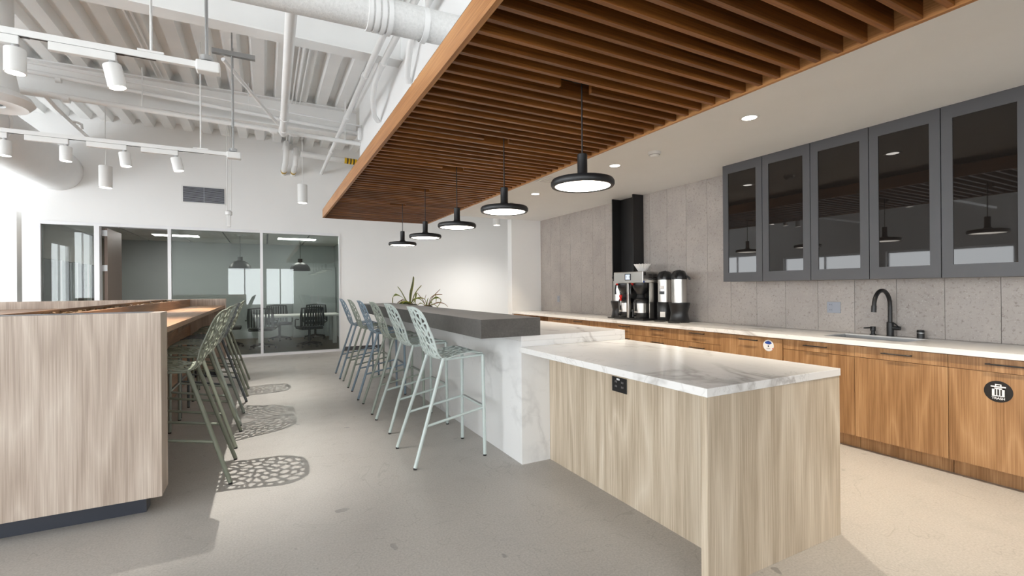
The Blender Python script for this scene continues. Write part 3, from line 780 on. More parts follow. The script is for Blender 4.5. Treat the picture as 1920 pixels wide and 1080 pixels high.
MB().box(CF + .0205, 4.985, 6.961, 6.981, .112, .8735).build('side_panel', M['wood_cab'], U)
MB().box(CF + .0205, 4.985, 7.61, 7.63, .112, .8735).build('side_panel', M['wood_cab'], U)
MB().box(4.965, 4.985, 6.982, 7.609, .112, .8735).build('back_panel', M['wood_cab'], U)
MB().box(CF + .0205, 4.96, 6.982, 7.609, .112, .14).build('bottom_panel', M['wood_cab'], U)
MB().box(CF + .0205, 4.96, 7.29, 7.31, .1405, .8735).build('divider', M['wood_cab'], U)
MB().box(4.44, 4.455, 6.962, 7.628, 0, .111).build('kick_board', M['wood_cab'], U)
U = carcass(7.63, 8.235, 'plain oak cabinet at the far end against the stub wall'); front(U, 7.63, 8.235, .113, .868, 'door')

# stickers
def text_mesh(s, size, mat, name, parent, loc, ext=.0003):
    cu = bpy.data.curves.new(name, 'FONT'); cu.body = s; cu.size = size; cu.align_x = 'CENTER'; cu.align_y = 'CENTER'; cu.extrude = ext; cu.offset = size * .02
    tmp = bpy.data.objects.new('tmp', cu); COL.objects.link(tmp)
    bpy.context.view_layer.update()
    me = bpy.data.meshes.new_from_object(tmp.evaluated_get(bpy.context.evaluated_depsgraph_get()))
    bpy.data.objects.remove(tmp); me.materials.clear(); me.materials.append(mat)
    o = link(name, me, parent, loc=loc); o.rotation_euler = (PI/2, 0, -PI/2); return o
def disc_x(x, y, z, r, th=.0006, n=40, mi=0):
    return MB().cyl((x, y, z), (x - th, y, z), r, n=n)
ty, tz = 1.281, .648
stk = disc_x(CF - .0003, ty, tz, .072).build('trash_sticker', M['plastic_black'], d_tr)
stk['label'] = 'round black sticker with white bin'
g = MB(); X0, X1 = CF - .0012, CF - .0032
def bxy(y0, y1, z0, z1): g.box(X1 + .0016, X0, ty + y0, ty + y1, tz + z0, tz + z1)
X1 = X0 - .0006 - .0016
bxy(-.037, .037, .028, .037); bxy(-.016, .016, .0445, .050); bxy(-.016, -.010, .037, .0445); bxy(.010, .016, .037, .0445)
bxy(-.031, -.018, -.026, .0245); bxy(.018, .031, -.026, .0245); bxy(-.031, .031, -.032, -.026); bxy(-.031, .031, .016, .0245)
for c in (-.0075, .0075): bxy(c - .0028, c + .0028, -.026, .016)
g.build('bin_symbol', M['white_print'], stk)
text_mesh('TRASH', .0215, M['white_print'], 'lettering', stk, (CF - .0012, ty, tz - .046))
sy, sz_ = 2.906, .79
s2 = disc_x(CF - .0065, sy, sz_, .055).build('round_sticker', M['white_print'], d_dw)
s2['label'] = 'round white sticker with blue badge'
MB().prism([(sy - .036, sz_ + .022), (sy - .03, sz_ + .034), (sy, sz_ + .047), (sy + .03, sz_ + .034), (sy + .036, sz_ + .022), (sy + .012, sz_ + .012), (sy - .012, sz_ + .012)], 'x', CF - .0075, CF - .0082).build('blue_badge', M['blue'], s2)
MB().box(CF - .0082, CF - .0075, sy - .006, sy + .006, sz_ - .012, sz_ + .002).build('dark_mark', M['plastic_black'], s2)
MB().box(CF - .0082, CF - .0075, sy - .02, sy + .02, sz_ - .031, sz_ - .026).build('print_line', M['galv'], s2)
disc_x(CF - .0075, sy - .045, sz_ - .026, .006, n=16).build('red_dot', M['red'], s2)

# worktop with sink cut-out
SKX0, SKX1, SKY0, SKY1 = 4.53, 4.90, 1.86, 2.495
mb = MB()
mb.box(4.33, SKX0, 0.32, 8.238, .874, CT).box(SKX1, 4.999, 0.32, 8.238, .874, CT)
mb.box(SKX0, SKX1, 0.32, SKY0, .874, CT).box(SKX0, SKX1, SKY1, 8.238, .874, CT)
wt = mb.build('kitchen_worktop', M['marble']); tag(wt, 'long pale stone worktop along the tiled kitchen wall', 'worktop')
SK = thing('undermount_sink', 'grey undermount sink set in the kitchen worktop', 'sink', (0, 0, 0))
mb = MB(); e = .004
mb.box(SKX0 + .001, SKX0 + e, SKY0 + .001, SKY1 - .001, .70, .905).box(SKX1 - e, SKX1 - .001, SKY0 + .001, SKY1 - .001, .70, .905)
mb.box(SKX0 + e, SKX1 - e, SKY0 + .001, SKY0 + e, .70, .905).box(SKX0 + e, SKX1 - e, SKY1 - e, SKY1 - .001, .70, .905).box(SKX0 + e, SKX1 - e, SKY0 + e, SKY1 - e, .70, .704)
mb.build('basin', M['galv'], SK)
MB().lathe([(.001, .7042), (.04, .7042), (.045, .708), (.001, .706)], (4.72, 2.18, 0), 24).build('drain', M['steel'], SK, True)
FA = thing('faucet', 'matte black gooseneck faucet behind the sink', 'faucet', (4.945, 2.15, CT))
MB().lathe([(.030, 0), (.030, .006), (.026, .008), (.026, .125), (.023, .128), (.001, .128)], n=24).build('body', M['black'], FA, True)
arc = [(0, 0, .128), (0, 0, .26)]
for i in range(1, 13):
    a = PI * i / 12 * .93; arc.append((-.135 + .135 * math.cos(a), 0, .275 + .135 * math.sin(a)))
la = Vector(arc[-1]); arc.append(tuple(la + Vector((-.008, 0, -.06))))
MB().tube(arc, .0165, 16).build('spout', M['black'], FA, True)
p_ = Vector(arc[-1]); MB().cyl(p_ + Vector((.003, 0, .035)), p_ + Vector((-.002, 0, -.022)), .0195, n=18).build('spray_head', M['black'], FA, True)
MB().cyl((0, -.024, .075), (0, -.075, .075), .017, n=16).build('lever_hub', M['black'], FA, True)
MB().tube([(0, -.06, .09), (-.02, -.045, .115), (-.03, -.03, .125)], .005, 8).build('lever', M['black'], FA, True)
SD = thing('soap_dispenser', 'small black soap pump left of the faucet', 'soap dispenser', (4.945, 2.285, CT))
MB().lathe([(.024, 0), (.024, .008), (.016, .012), (.016, .035), (.021, .04), (.021, .078), (.001, .08)], n=20).build('pump', M['black'], SD, True)
MB().cyl((-.018, 0, .068), (-.11, .02, .068), .006, n=10).build('nozzle', M['black'], SD, True)
AB = thing('dispenser_button', 'black round countertop knob right of the faucet', 'tap knob', (4.945, 1.93, CT))
MB().lathe([(.026, 0), (.026, .066), (.022, .072), (.001, .072)], n=24).build('cap', M['black'], AB, True)
MB().lathe([(.0262, .045), (.0268, .045), (.0268, .05), (.0262, .05)], n=24, closed=True).build('mark_ring', M['galv'], AB, True)

# wall outlets
def outlet(lab, y0, y1, z0, z1, gangs=2):
    T = thing('wall_outlet', lab, 'outlet', (XR - .0005, (y0 + y1) / 2, (z0 + z1) / 2))
    w = y1 - y0; h = z1 - z0
    MB().box(-.006, -.0005, -w/2, w/2, -h/2, h/2).build('cover_plate', M['grey_plate'], T, bevel=.0015)
    for s in (-1, 1):
        c = w * .22 if gangs == 2 else 0
        MB().box(-.0075, -.0062, c - .016, c + .016, s*.026 - .014, s*.026 + .014).build('socket', M['grey_plate'], T)
        MB().box(-.0085, -.0077, c - .008, c - .005, s*.026 - .005, s*.026 + .006).box(-.0085, -.0077, c + .005, c + .008, s*.026 - .005, s*.026 + .006).build('socket_slot', M['plastic_black'], T)
outlet('grey double wall outlet beside the faucet', 2.585, 2.71, 1.10, 1.21)
outlet('grey single wall outlet near the far end of the tiles', 7.55, 7.63, 1.10, 1.22, 1)
outlet('grey single wall outlet left of the coffee brewer', 5.86, 5.94, 1.10, 1.22, 1)

# upper cabinets
def upper(y0, y1, lab):
    U = thing('wall_cabinet', lab, 'cabinet', (4.64, 0, 0), group='upper glass cabinets')
    z0, z1 = 1.425, 2.742
    MB().box(.0205, .359, y0 + .0005, y1 - .0005, z0, z1).build('body', M['charcoal'], U)
    a, b = y0 + .003, y1 - .003; st, ra = .068, .10
    d = MB().box(0, .02, a, a + st, z0, z1).box(0, .02, b - st, b, z0, z1).box(0, .02, a + st, b - st, z0, z0 + ra).box(0, .02, a + st, b - st, z1 - ra, z1).build('door', M['charcoal'], U)
    MB().box(.006, .012, a + st, b - st, z0 + ra, z1 - ra).build('pane', M['smoked'], d)
DIV = [3.636, 3.155, 2.661, 2.166, 1.676, 1.185, .69]
ULAB = ['leftmost charcoal glass-front wall cabinet, beside bare tiles', 'second charcoal glass-front wall cabinet from the left', 'third charcoal glass-front wall cabinet from the left',
        'fourth charcoal glass-front wall cabinet, above the faucet', 'rightmost charcoal glass-front wall cabinet in view', 'charcoal glass-front wall cabinet off the right of frame']
for i in range(6): upper(DIV[i+1], DIV[i], ULAB[i])

# black steel column
SC = thing('steel_column', 'black painted steel H-column behind the coffee brewer', 'column', (0, 0, 0))
MB().box(4.80, 4.998, 5.285, 5.305, CT + .001, 2.742).build('flange', M['steel_black'], SC)
MB().box(4.80, 4.998, 5.745, 5.765, CT + .001, 2.742).build('flange', M['steel_black'], SC)
MB().box(4.965, 4.985, 5.3055, 5.7445, CT + .001, 2.742).build('web', M['steel_black'], SC)

# ------------------------------------------------------------------ coffee corner
CB = thing('coffee_brewer', 'stainless twin coffee brewer with small display on the counter', 'coffee maker', (4.53, 4.81, CT))
# local: x depth from front (0) to back (.28), y along the counter 0..60
MB().box(0, .28, 0, .60, .515, .675).build('brew_head', M['steel'], CB, bevel=.008)
MB().box(.20, .28, .0, .60, .03, .5145).build('back_tower', M['steel_black'], CB)
MB().box(.12, .1995, .0, .012, .03, .5145).build('side_plate', M['steel'], CB)
MB().box(.0, .04, .285, .325, .03, .5145).build('front_post', M['steel'], CB, bevel=.004)
MB().box(0, .28, 0, .60, .0, .0295).build('base_tray', M['plastic_black'], CB)
sc_ = MB().box(-.006, -.0005, .235, .355, .555, .645).build('display', M['plastic_black'], CB)
MB().box(-.0075, -.0062, .25, .34, .565, .635).build('screen', M['screen'], sc_)
for yy in (.262, .318): MB().box(-.0085, -.0077, yy - .012, yy + .012, .585, .618).build('icon', M['white_print'], sc_)
for j in range(3):
    for i2 in range(2):
        MB().box(.10 + .09*i2, .16 + .09*i2, -.002, -.0005, .56 + .03*j, .568 + .03*j).build('vent_slot', M['steel_black'], CB)
MB().box(.02, .05, -.003, -.0005, .62, .665).build('power_switch', M['plastic_black'], CB)
MB().box(.005, .03, -.002, -.0005, .52, .545).build('blue_label', M['blue'], CB)
MB().cyl((.03, .6005, .60), (.03, .64, .60), .03, n=16).build('tank_knob', M['plastic_black'], CB, True)
for yc in (.145, .46):
    bk = MB().lathe([(.055, .36), (.10, .43), (.115, .46), (.115, .514), (.001, .514), (.001, .36)], (.10, yc, 0), 28).build('brew_basket', M['plastic_black'], CB, True)
    MB().tube([(.0, yc + .02, .50), (-.06, yc + .02, .49), (-.075, yc + .02, .42), (-.07, yc + .02, .36)], .013, 10).build('basket_handle', M['plastic_black'], bk, True)
    MB().box(-.055, -.03, yc + .008, yc + .032, .485, .512).build('red_clip', M['red'], bk)
def server(lab, x, y):
    S = thing('thermal_server', lab, 'coffee server', (x, y, CT + .03))
    MB().lathe([(.095, 0), (.10, .01), (.10, .075), (.001, .075), (.001, 0)], n=32).build('foot', M['plastic_black'], S, True)
    MB().lathe([(.096, .0755), (.096, .205), (.001, .205), (.001, .0755)], n=32).build('steel_wall', M['steel'], S, True)
    MB().lathe([(.10, .2055), (.10, .24), (.085, .265), (.06, .28), (.05, .325), (.03, .33), (.001, .33), (.001, .2055)], n=32).build('lid', M['plastic_black'], S, True)
    MB().cyl((-.10, 0, .04), (-.155, 0, .045), .014, n=12).cyl((-.15, 0, .02), (-.15, 0, .09), .012, n=12).build('spigot', M['plastic_black'], S, True)
    MB().lathe([(.017, .09), (.02, .11), (.012, .125), (.001, .125), (.001, .09)], (-.15, 0, 0), 14).build('tap_handle', M['plastic_black'], S, True)
    MB().box(-.105, -.0975, -.016, .016, .10, .25).build('sight_gauge', M['black'], S)
    MB().tube([(.0, .102, .23), (.0, .15, .22), (.0, .15, .10), (.0, .102, .09)], .012, 8).build('handle', M['plastic_black'], S, True)
    return S
server('steel thermal coffee server under the right side of the brewer', 4.63, 4.955)
server('steel thermal coffee server under the left side of the brewer', 4.63, 5.27)
HT = thing('hot_water_tap', 'small red-handled hot water tap on the front of the brewer', 'tap', (4.5285, 5.2, CT + .20))
MB().cyl((0, 0, .06), (-.05, 0, .06), .011, n=12).cyl((-.05, 0, .065), (-.05, 0, 0), .01, .007, n=12).build('spout', M['steel'], HT, True)
MB().lathe([(.01, .066), (.018, .08), (.012, .105), (.024, .125), (.02, .15), (.001, .153), (.001, .066)], (-.05, 0, 0), 16).build('handle', M['red'], HT, True)
FL = thing('coffee_filters', 'stack of white fluted paper coffee filters on the brewer', 'coffee filters', (4.655, 4.95, CT + .676))
mb = MB(); n = 60; prf = [(.055, .0), (.075, .035), (.112, .10)]
for q, (r, z) in enumerate(prf + [(p[0] - .004, p[1] + .002) for p in prf[::-1]]):
    for i in range(n):
        a = 2*PI*i/n; rr = r + ((.006 if i % 2 else -.006) * (z / .1)); mb.v.append((rr*math.cos(a), rr*math.sin(a), z + (.004*math.sin(i*1.7) if z > .09 else 0)))
for q in range(5):
    for i in range(n): mb.f.append((q*n+i, q*n+(i+1)%n, (q+1)*n+(i+1)%n, (q+1)*n+i)); mb.m.append(0)
mb.f.append(tuple(range(n-1, -1, -1))); mb.m.append(0); mb.f.append(tuple(range(5*n, 6*n))); mb.m.append(0)
mb.build('filter_cups', M['paper'], FL)
def airpot(lab, x, y, rz, wide, lbl=False):
    A = thing('airpot', lab, 'airpot', (x, y, CT), rz)
    if wide: MB().lathe([(.125, 0), (.13, .012), (.115, .05), (.105, .12), (.122, .20), (.132, .235), (.132, .252), (.11, .255), (.001, .255), (.001, 0)], n=32).build('stand', M['plastic_black'], A, True)
    else: MB().lathe([(.10, 0), (.105, .01), (.105, .245), (.098, .255), (.001, .255), (.001, 0)], n=32).build('stand', M['plastic_black'], A, True)
    MB().lathe([(.092, .2555), (.092, .555), (.001, .555), (.001, .2555)], n=36).build('steel_wall', M['steel'], A, True)
    lid = MB().lathe([(.098, .5555), (.10, .58), (.092, .62), (.075, .655), (.055, .668), (.001, .67), (.001, .5555)], n=32).build('lid', M['plastic_black'], A, True)
    MB().tube([(.02, 0, .655), (-.08, 0, .645), (-.13, 0, .60), (-.135, 0, .57)], [.026, .024, .016, .012], 12).build('pump_spout', M['plastic_black'], lid, True)
    MB().tube([(.0, -.095, .60), (.0, -.135, .57), (.0, -.14, .545)], .013, 8).build('carry_handle', M['plastic_black'], lid, True)
    MB().lathe([(.001, .001), (.075, .001), (.08, .012), (.075, .018), (.001, .018)], (-.16, .0, 0), 24).build('drip_tray', M['plastic_black'], A, True)
    if lbl:
        MB().box(-.1075, -.1055, -.05, .02, .055, .125).build('paper_label', M['paper'], A)
        MB().box(-.0965, -.0925, -.03, .03, .43, .475).build('white_label', M['paper'], A)
        MB().box(-.0965, -.0925, -.035, .035, .36, .40).build('dark_label', M['plastic_black'], A)
    return A
airpot('steel airpot on wide black stand, rightmost in the coffee corner', 4.75, 4.385, .35, True)
airpot('steel airpot with paper labels between brewer and rightmost airpot', 4.80, 4.68, .35, False, True)
airpot('steel airpot half hidden left of the coffee brewer', 4.775, 5.575, .2, True)

# ------------------------------------------------------------------ bar stools
def stool_parts():
    rnd = random.Random(11)
    ctrl = [(.295, .838), (.27, .842), (.18, .838), (.08, .822), (.0, .803), (-.05, .80), (-.095, .825), (-.125, .875), (-.152, .945), (-.185, 1.03), (-.215, 1.11), (-.240, 1.18), (-.262, 1.228)]
    pts = []
    for i in range(len(ctrl) - 1):
        p0 = Vector((*ctrl[max(i-1, 0)], 0)); p1 = Vector((*ctrl[i], 0)); p2 = Vector((*ctrl[i+1], 0)); p3 = Vector((*ctrl[min(i+2, len(ctrl)-1)], 0))
        for k in range(8):
            u = k / 8; pts.append(.5*((2*p1)+(p2-p0)*u+(2*p0-5*p1+4*p2-p3)*u*u+(3*p1-p0-3*p2+p3)*u**3))
    pts.append(Vector((*ctrl[-1], 0)))
    cum = [0]
    for a, b in zip(pts, pts[1:]): cum.append(cum[-1] + (b - a).length)
    L = cum[-1]
    def prof(s):
        s = min(max(s, 0), L)
        for i in range(len(cum) - 1):
            if cum[i+1] >= s:
                u = (s - cum[i]) / max(1e-9, cum[i+1] - cum[i]); p = pts[i].lerp(pts[i+1], u); d = (pts[i+1] - pts[i]).normalized(); return p, d
    bend = .40
    def surf(s, t, off=0):
        p, d = prof(s); nrm = Vector((-d.y, d.x))          # points to sitter side / up
        q = (t / .23) ** 2
        lift = .022 * q * (1 if s > .12 else s / .12)
        if s > bend: lift = .022 * q + .028 * q * min(1, (s - bend) / .15)
        x = p.x - nrm.x * (off) - nrm.x * 0 ; z = p.y - nrm.y * off
        # sitter side for profile going front->back->up is (-d.y, d.x) negated
        sx, sz = (d.y, -d.x)
        return (p.x + sx * (lift - off), t, p.y + sz * (lift - off))
    # orientation check: at the seat d=(-1,0) -> (d.y,-d.x)=(0,1) up;  on the back d=(-.3,.95) -> (.95,.3) forward
    hw0, hw1 = .237, .200
    def arc(cx, cy, r, a0, a1, n): return [(cx + r*math.cos(a0+(a1-a0)*i/n), cy + r*math.sin(a0+(a1-a0)*i/n)) for i in range(n+1)]
    out = arc(.03, -hw0 + .03, .03, PI, 1.5*PI, 4) + arc(L - .13, -hw1 + .13, .13, 1.5*PI, 2*PI, 8) + arc(L - .13, hw1 - .13, .13, 0, .5*PI, 8) + arc(.03, hw0 - .03, .03, .5*PI, PI, 4)
    def clip(poly, nx, ny, d):
        res = []
        for i in range(len(poly)):
            a, b = poly[i], poly[(i+1) % len(poly)]
            da = nx*a[0]+ny*a[1]-d; db = nx*b[0]+ny*b[1]-d
            if da <= 0: res.append(a)
            if (da < 0 < db) or (db < 0 < da):
                u = da / (da - db); res.append((a[0]+(b[0]-a[0])*u, a[1]+(b[1]-a[1])*u))
        return res
    def area(p): return .5*sum(p[i][0]*p[(i+1)%len(p)][1]-p[(i+1)%len(p)][0]*p[i][1] for i in range(len(p)))
    def halfplanes(poly):
        r = []
        for i in range(len(poly)):
            a, b = poly[i], poly[(i+1) % len(poly)]; ex, ey = b[0]-a[0], b[1]-a[1]; l = math.hypot(ex, ey)
            if l < 1e-6: continue
            r.append((ey/l, -ex/l, (ey*a[0]-ex*a[1])/l))
        return r
    rim = .020
    inner_hp = [(a, b, d - rim) for a, b, d in halfplanes(out)]
    seeds = []
    rows = 16
    for r in range(rows):
        ncol = 6 if r % 2 else 7
        for c in range(ncol):
            s = (r + .5) / rows * L + rnd.uniform(-.018, .018); w = hw0 + (hw1 - hw0) * s / L
            t = ((c + .5) / ncol * 2 - 1) * w + rnd.uniform(-.018, .018); seeds.append((s, t))
    AN = .64   # cells stretched along the profile
    parts = {'seat': MB(), 'backrest': MB()}
    th = .007
    for i, (s0, t0) in enumerate(seeds):
        cell = list(out)
        for j, (s1, t1) in enumerate(seeds):
            if i == j: continue
            # anisotropic bisector: |AN*(s-s0), t-t0|
            nx = (s1-s0)*AN*AN; ny = (t1-t0); d = .5*(AN*AN*(s1*s1-s0*s0)+(t1*t1-t0*t0))
            l = math.hypot(nx, ny); cell = clip(cell, nx/l, ny/l, d/l)
            if len(cell) < 3: break
        if len(cell) < 3 or abs(area(cell)) < 1e-5: continue
        if area(cell) < 0: cell = cell[::-1]
        hole = list(cell)
        bw = (.0054 + rnd.random() * .003) if s0 > bend else (.008 + rnd.random() * .003)
        for a, b, d in halfplanes(cell):
            hole = clip(hole, a, b, d - bw)
            if len(hole) < 3: break
        if len(hole) >= 3:
            for a, b, d in inner_hp:
                hole = clip(hole, a, b, d)
                if len(hole) < 3: break
        # keep the strip around the bend solid where the frame meets the shell
        mbp = parts['seat' if s0 < bend else 'backrest']
        def put(poly_ring_out, poly_ring_in):
            n = len(poly_ring_out)
            vv = []
            for off in (0, th):
                vv += [surf(p[0], p[1], off) for p in poly_ring_out] + [surf(p[0], p[1], off) for p in poly_ring_in]
            ff = []
            for k in range(n):
                k2 = (k+1) % n
                ff.append((k, k2, n+k2, n+k)); ff.append((2*n+k, 3*n+k, 3*n+k2, 2*n+k2))
                ff.append((n+k, n+k2, 3*n+k2, 3*n+k))
                ff.append((k, 2*n+k, 2*n+k2, k2))
            mbp.add(vv, ff)
        if len(hole) < 3 or abs(area(hole)) < 6e-5:
            n = len(cell)
            vv = [surf(p[0], p[1], 0) for p in cell] + [surf(p[0], p[1], th) for p in cell]
            mbp.add(vv, [tuple(range(n)), tuple(range(2*n-1, n-1, -1))] + [(k, (k+1)%n, n+(k+1)%n, n+k) for k in range(n)])
            continue
        # soften the hole corners
        h2 = []
        for k in range(len(hole)):
            a, b = hole[k], hole[(k+1) % len(hole)]
            h2 += [(a[0]*.78+b[0]*.22, a[1]*.78+b[1]*.22), (a[0]*.22+b[0]*.78, a[1]*.22+b[1]*.78)]
        hole = h2
        cx = sum(p[0] for p in hole)/len(hole); cy = sum(p[1] for p in hole)/len(hole)
        angs = sorted(set(round(math.atan2(p[1]-cy, p[0]-cx), 5) for p in cell + hole))
        def hit(poly, a):
            dx, dy = math.cos(a), math.sin(a); best = None
            for k in range(len(poly)):
                p, q = poly[k], poly[(k+1) % len(poly)]; ex, ey = q[0]-p[0], q[1]-p[1]
                den = dx*ey - dy*ex
                if abs(den) < 1e-12: continue
                u = ((p[0]-cx)*ey-(p[1]-cy)*ex)/den; w = ((p[0]-cx)*dy-(p[1]-cy)*dx)/den
                if u > 0 and -1e-4 <= w <= 1.0001 and (best is None or u < best): best = u
            return (cx+dx*(best or 0), cy+dy*(best or 0))
        put([hit(cell, a) for a in angs], [hit(hole, a) for a in angs])
    return parts, surf, L, bend
parts, surf, SL, SBEND = stool_parts()
seat_mb, back_mb = parts['seat'], parts['backrest']
LEGR = .0145
leg_geo = []
for s in (-1, 1):
    leg_geo.append(((.285, s*.232, .829), (.29, s*.248, .012)))
    leg_geo.append(((-.045, s*.205, .815), (-.30, s*.272, .012)))
stool_mats = {}
def stool_mat(key, rgb):
    if key not in stool_mats: stool_mats[key] = paint('stool_' + key, sr(*rgb), .38, var=.03, scale=6)
    return stool_mats[key]
def make_stool(key, rgb, label, group, loc, rz):
    m = stool_mat(key, rgb)
    T = thing('bar_stool', label, 'bar stool', loc, rz, group)
    link('seat', seat_mb.mesh('seat', m), T); link('backrest', back_mb.mesh('backrest', m), T)
    for a, b in leg_geo:
        lg = MB().cyl(a, b, LEGR, n=14).build('leg', m, T, True)
        MB().cyl(b, (b[0], b[1], 0), LEGR * .98, n=14).build('foot_cap', M['plastic_black'], lg, True)
    for s in (-1, 1):
        MB().tube([(.285, s*.232, .826), (.12, s*.222, .815), (-.045, s*.205, .806)], .010, 10).build('seat_rail', m, T, True)
        tq = (.815 - .307) / (.815 - .012)
        xb = -.045 + (-.30 + .045) * tq; yb = s * (.205 + (.272 - .205) * tq)
        MB().cyl((.2875, s*.2405, .395), (xb, yb, .307), .0105, n=12).build('stretcher', m, T, True)
    MB().cyl((.284, -.226, .826), (.284, .226, .826), .010, n=10).build('seat_rail', m, T, True)
    MB().cyl((-.045, -.2, .806), (-.045, .2, .806), .010, n=10).build('seat_rail', m, T, True)
    fr = MB().cyl((.2875, -.24, .40), (.2875, .24, .40), .0105, n=12).build('footrest', m, T, True)
    MB().box(.278, .297, -.2, .2, .4108, .4135).build('tread', M['galv'], fr)
    return T
def copy_stool(src, key, rgb, label, loc, rz, group):
    m = stool_mat(key, rgb)
    r = src.copy(); COL.objects.link(r); r.location = loc; r.rotation_euler[2] = rz; r['label'] = label; r['group'] = group
    def cp(ch, par):
        c = ch.copy()
        if ch.data.materials and ch.data.materials[0].name.startswith('stool_') and ch.data.materials[0] is not m:
            k = (ch.data.name, key)
            if k not in _cache: d = ch.data.copy(); d.materials[0] = m; _cache[k] = d
            c.data = _cache[k]
        COL.objects.link(c); c.parent = par
        for g in list(ch.children): cp(g, c)
    for ch in list(src.children): cp(ch, r)
    return r
_cache = {}
AQ = ('aqua', (190, 201, 198)); AQ2 = ('aqua_grey', (181, 192, 188)); GG = ('grey_green', (150, 158, 148)); BL = ('blue_grey', (132, 150, 164)); OL = ('olive_grey', (128, 133, 118)); SL_ = ('slate', (98, 104, 106))
GR = 'stools along the marble bar'; GL = 'stools along the shared wooden table'
RS = [(AQ, 3.775, 'pale aqua perforated bar stool nearest the camera at the marble bar'),
      (AQ2, 4.765, 'pale grey-aqua perforated bar stool second from the front at the marble bar'),
      (GG, 5.545, 'grey-green perforated bar stool third from the front at the marble bar'),
      (BL, 6.32, 'blue-grey perforated bar stool fourth from the front at the marble bar'),
      (GG, 7.145, 'grey-green perforated bar stool between the two blue ones at the marble bar'),
      (BL, 7.89, 'blue-grey perforated bar stool farthest from camera, by the glass wall')]
s0 = None
for (key, rgb), y, lab in RS:
    x = 1.325 + random.uniform(-.01, .012)
    if s0 is None: s0 = make_stool(key, rgb, lab, GR, (1.30, y, 0), 0)
    else: copy_stool(s0, key, rgb, lab, (x, y, 0), random.uniform(-.03, .03), GR)
LS = [(OL, 4.155, 'olive-grey perforated bar stool nearest camera at the shared wooden table'),
      (OL, 5.01, 'olive-grey perforated bar stool second from the front at the wooden table'),
      (GG, 5.78, 'grey-green perforated bar stool third from the front at the wooden table'),
      (SL_, 6.40, 'slate-grey perforated bar stool fourth from the front at the wooden table'),
      (OL, 7.25, 'olive-grey perforated bar stool fifth from the front at the wooden table'),
      (OL, 8.03, 'olive-grey perforated bar stool last in the row at the wooden table')]
for (key, rgb), y, lab in LS:
    copy_stool(s0, key, rgb, lab, (-.515 + random.uniform(-.01, .01), y, 0), PI + random.uniform(-.03, .03), GL)

# ------------------------------------------------------------------ shared wooden table with planter trough
TB = thing('shared_table', 'long grey-oak shared high table with end panels and planter trough', 'table', (0, 0, 0))
TX0, TX1, TY0, TY1 = -3.6, -.565, 3.555, 9.08
MB().box(TX0, TX1, TY0, TY0 + .205, .112, 1.238).build('end_panel', M['wood_booth'], TB, bevel=.0015)
MB().box(TX0, TX1, TY1 - .18, TY1, .112, 1.238).build('end_panel', M['wood_booth'], TB, bevel=.0015)
MB().box(TX0 + .09, TX1 - .093, TY0 + .09, TY0 + .204, 0, .1115).build('kick', M['navy_kick'], TB)
MB().box(TX0 + .09, TX1 - .093, TY1 - .179, TY1 - .09, 0, .1115).build('kick', M['navy_kick'], TB)
ya, yb = TY0 + .2055, TY1 - .1805
MB().box(-1.0395, -.572, ya, yb, 1.096, 1.133).build('table_top', M['wood_table'], TB)
MB().box(TX0, -1.3905, ya, yb, 1.096, 1.133).build('table_top', M['wood_table'], TB)
MB().box(-1.06, -1.04, ya, yb, 0, 1.238).build('trough_side', M['wood_table'], TB)
MB().box(-1.39, -1.37, ya, yb, 0, 1.238).build('trough_side', M['wood_table'], TB)
MB().box(-1.3695, -1.0605, ya, yb, 1.10, 1.12).build('trough_floor', M['black_felt'], TB)
MB().box(TX0 + .002, TX1 - .06, TY0 + .003, TY0 + .19, 1.2382, 1.2392).build('top_inlay', M['navy_kick'], TB)
for y in (4.9, 6.3, 7.7):
    MB().prism([(-1.039, 1.095), (-.70, 1.095), (-1.039, .80)], 'y', y, y + .03).build('bracket', M['wood_booth'], TB)
mb = MB(); rr = random.Random(5)
for i in range(1500):
    x = rr.uniform(-1.365, -1.065); y = rr.uniform(ya + .02, yb - .02); z = 1.125 + rr.random() * .09
    a = rr.uniform(0, PI); l = rr.uniform(.012, .035); w = rr.uniform(.006, .014); h = rr.uniform(.004, .01); ti = rr.uniform(-.5, .5)
    ux, uy = math.cos(a), math.sin(a); v8 = []
    for sx, sy_, sz2 in ((-1,-1,-1),(1,-1,-1),(1,1,-1),(-1,1,-1),(-1,-1,1),(1,-1,1),(1,1,1),(-1,1,1)):
        px = min(max(x + ux*l*sx - uy*w*sy_, -1.368), -1.062)
        v8.append((px, y + uy*l*sx + ux*w*sy_, z + h*sz2 + ti*l*sx))
    mb.add(v8, [(0,3,2,1),(4,5,6,7),(0,1,5,4),(1,2,6,5),(2,3,7,6),(3,0,4,7)])
mu = mb.build('bark_mulch', M['mulch']); mu['kind'] = 'stuff'; mu['label'] = 'loose bark chips filling the trough of the shared table'; mu['category'] = 'mulch'

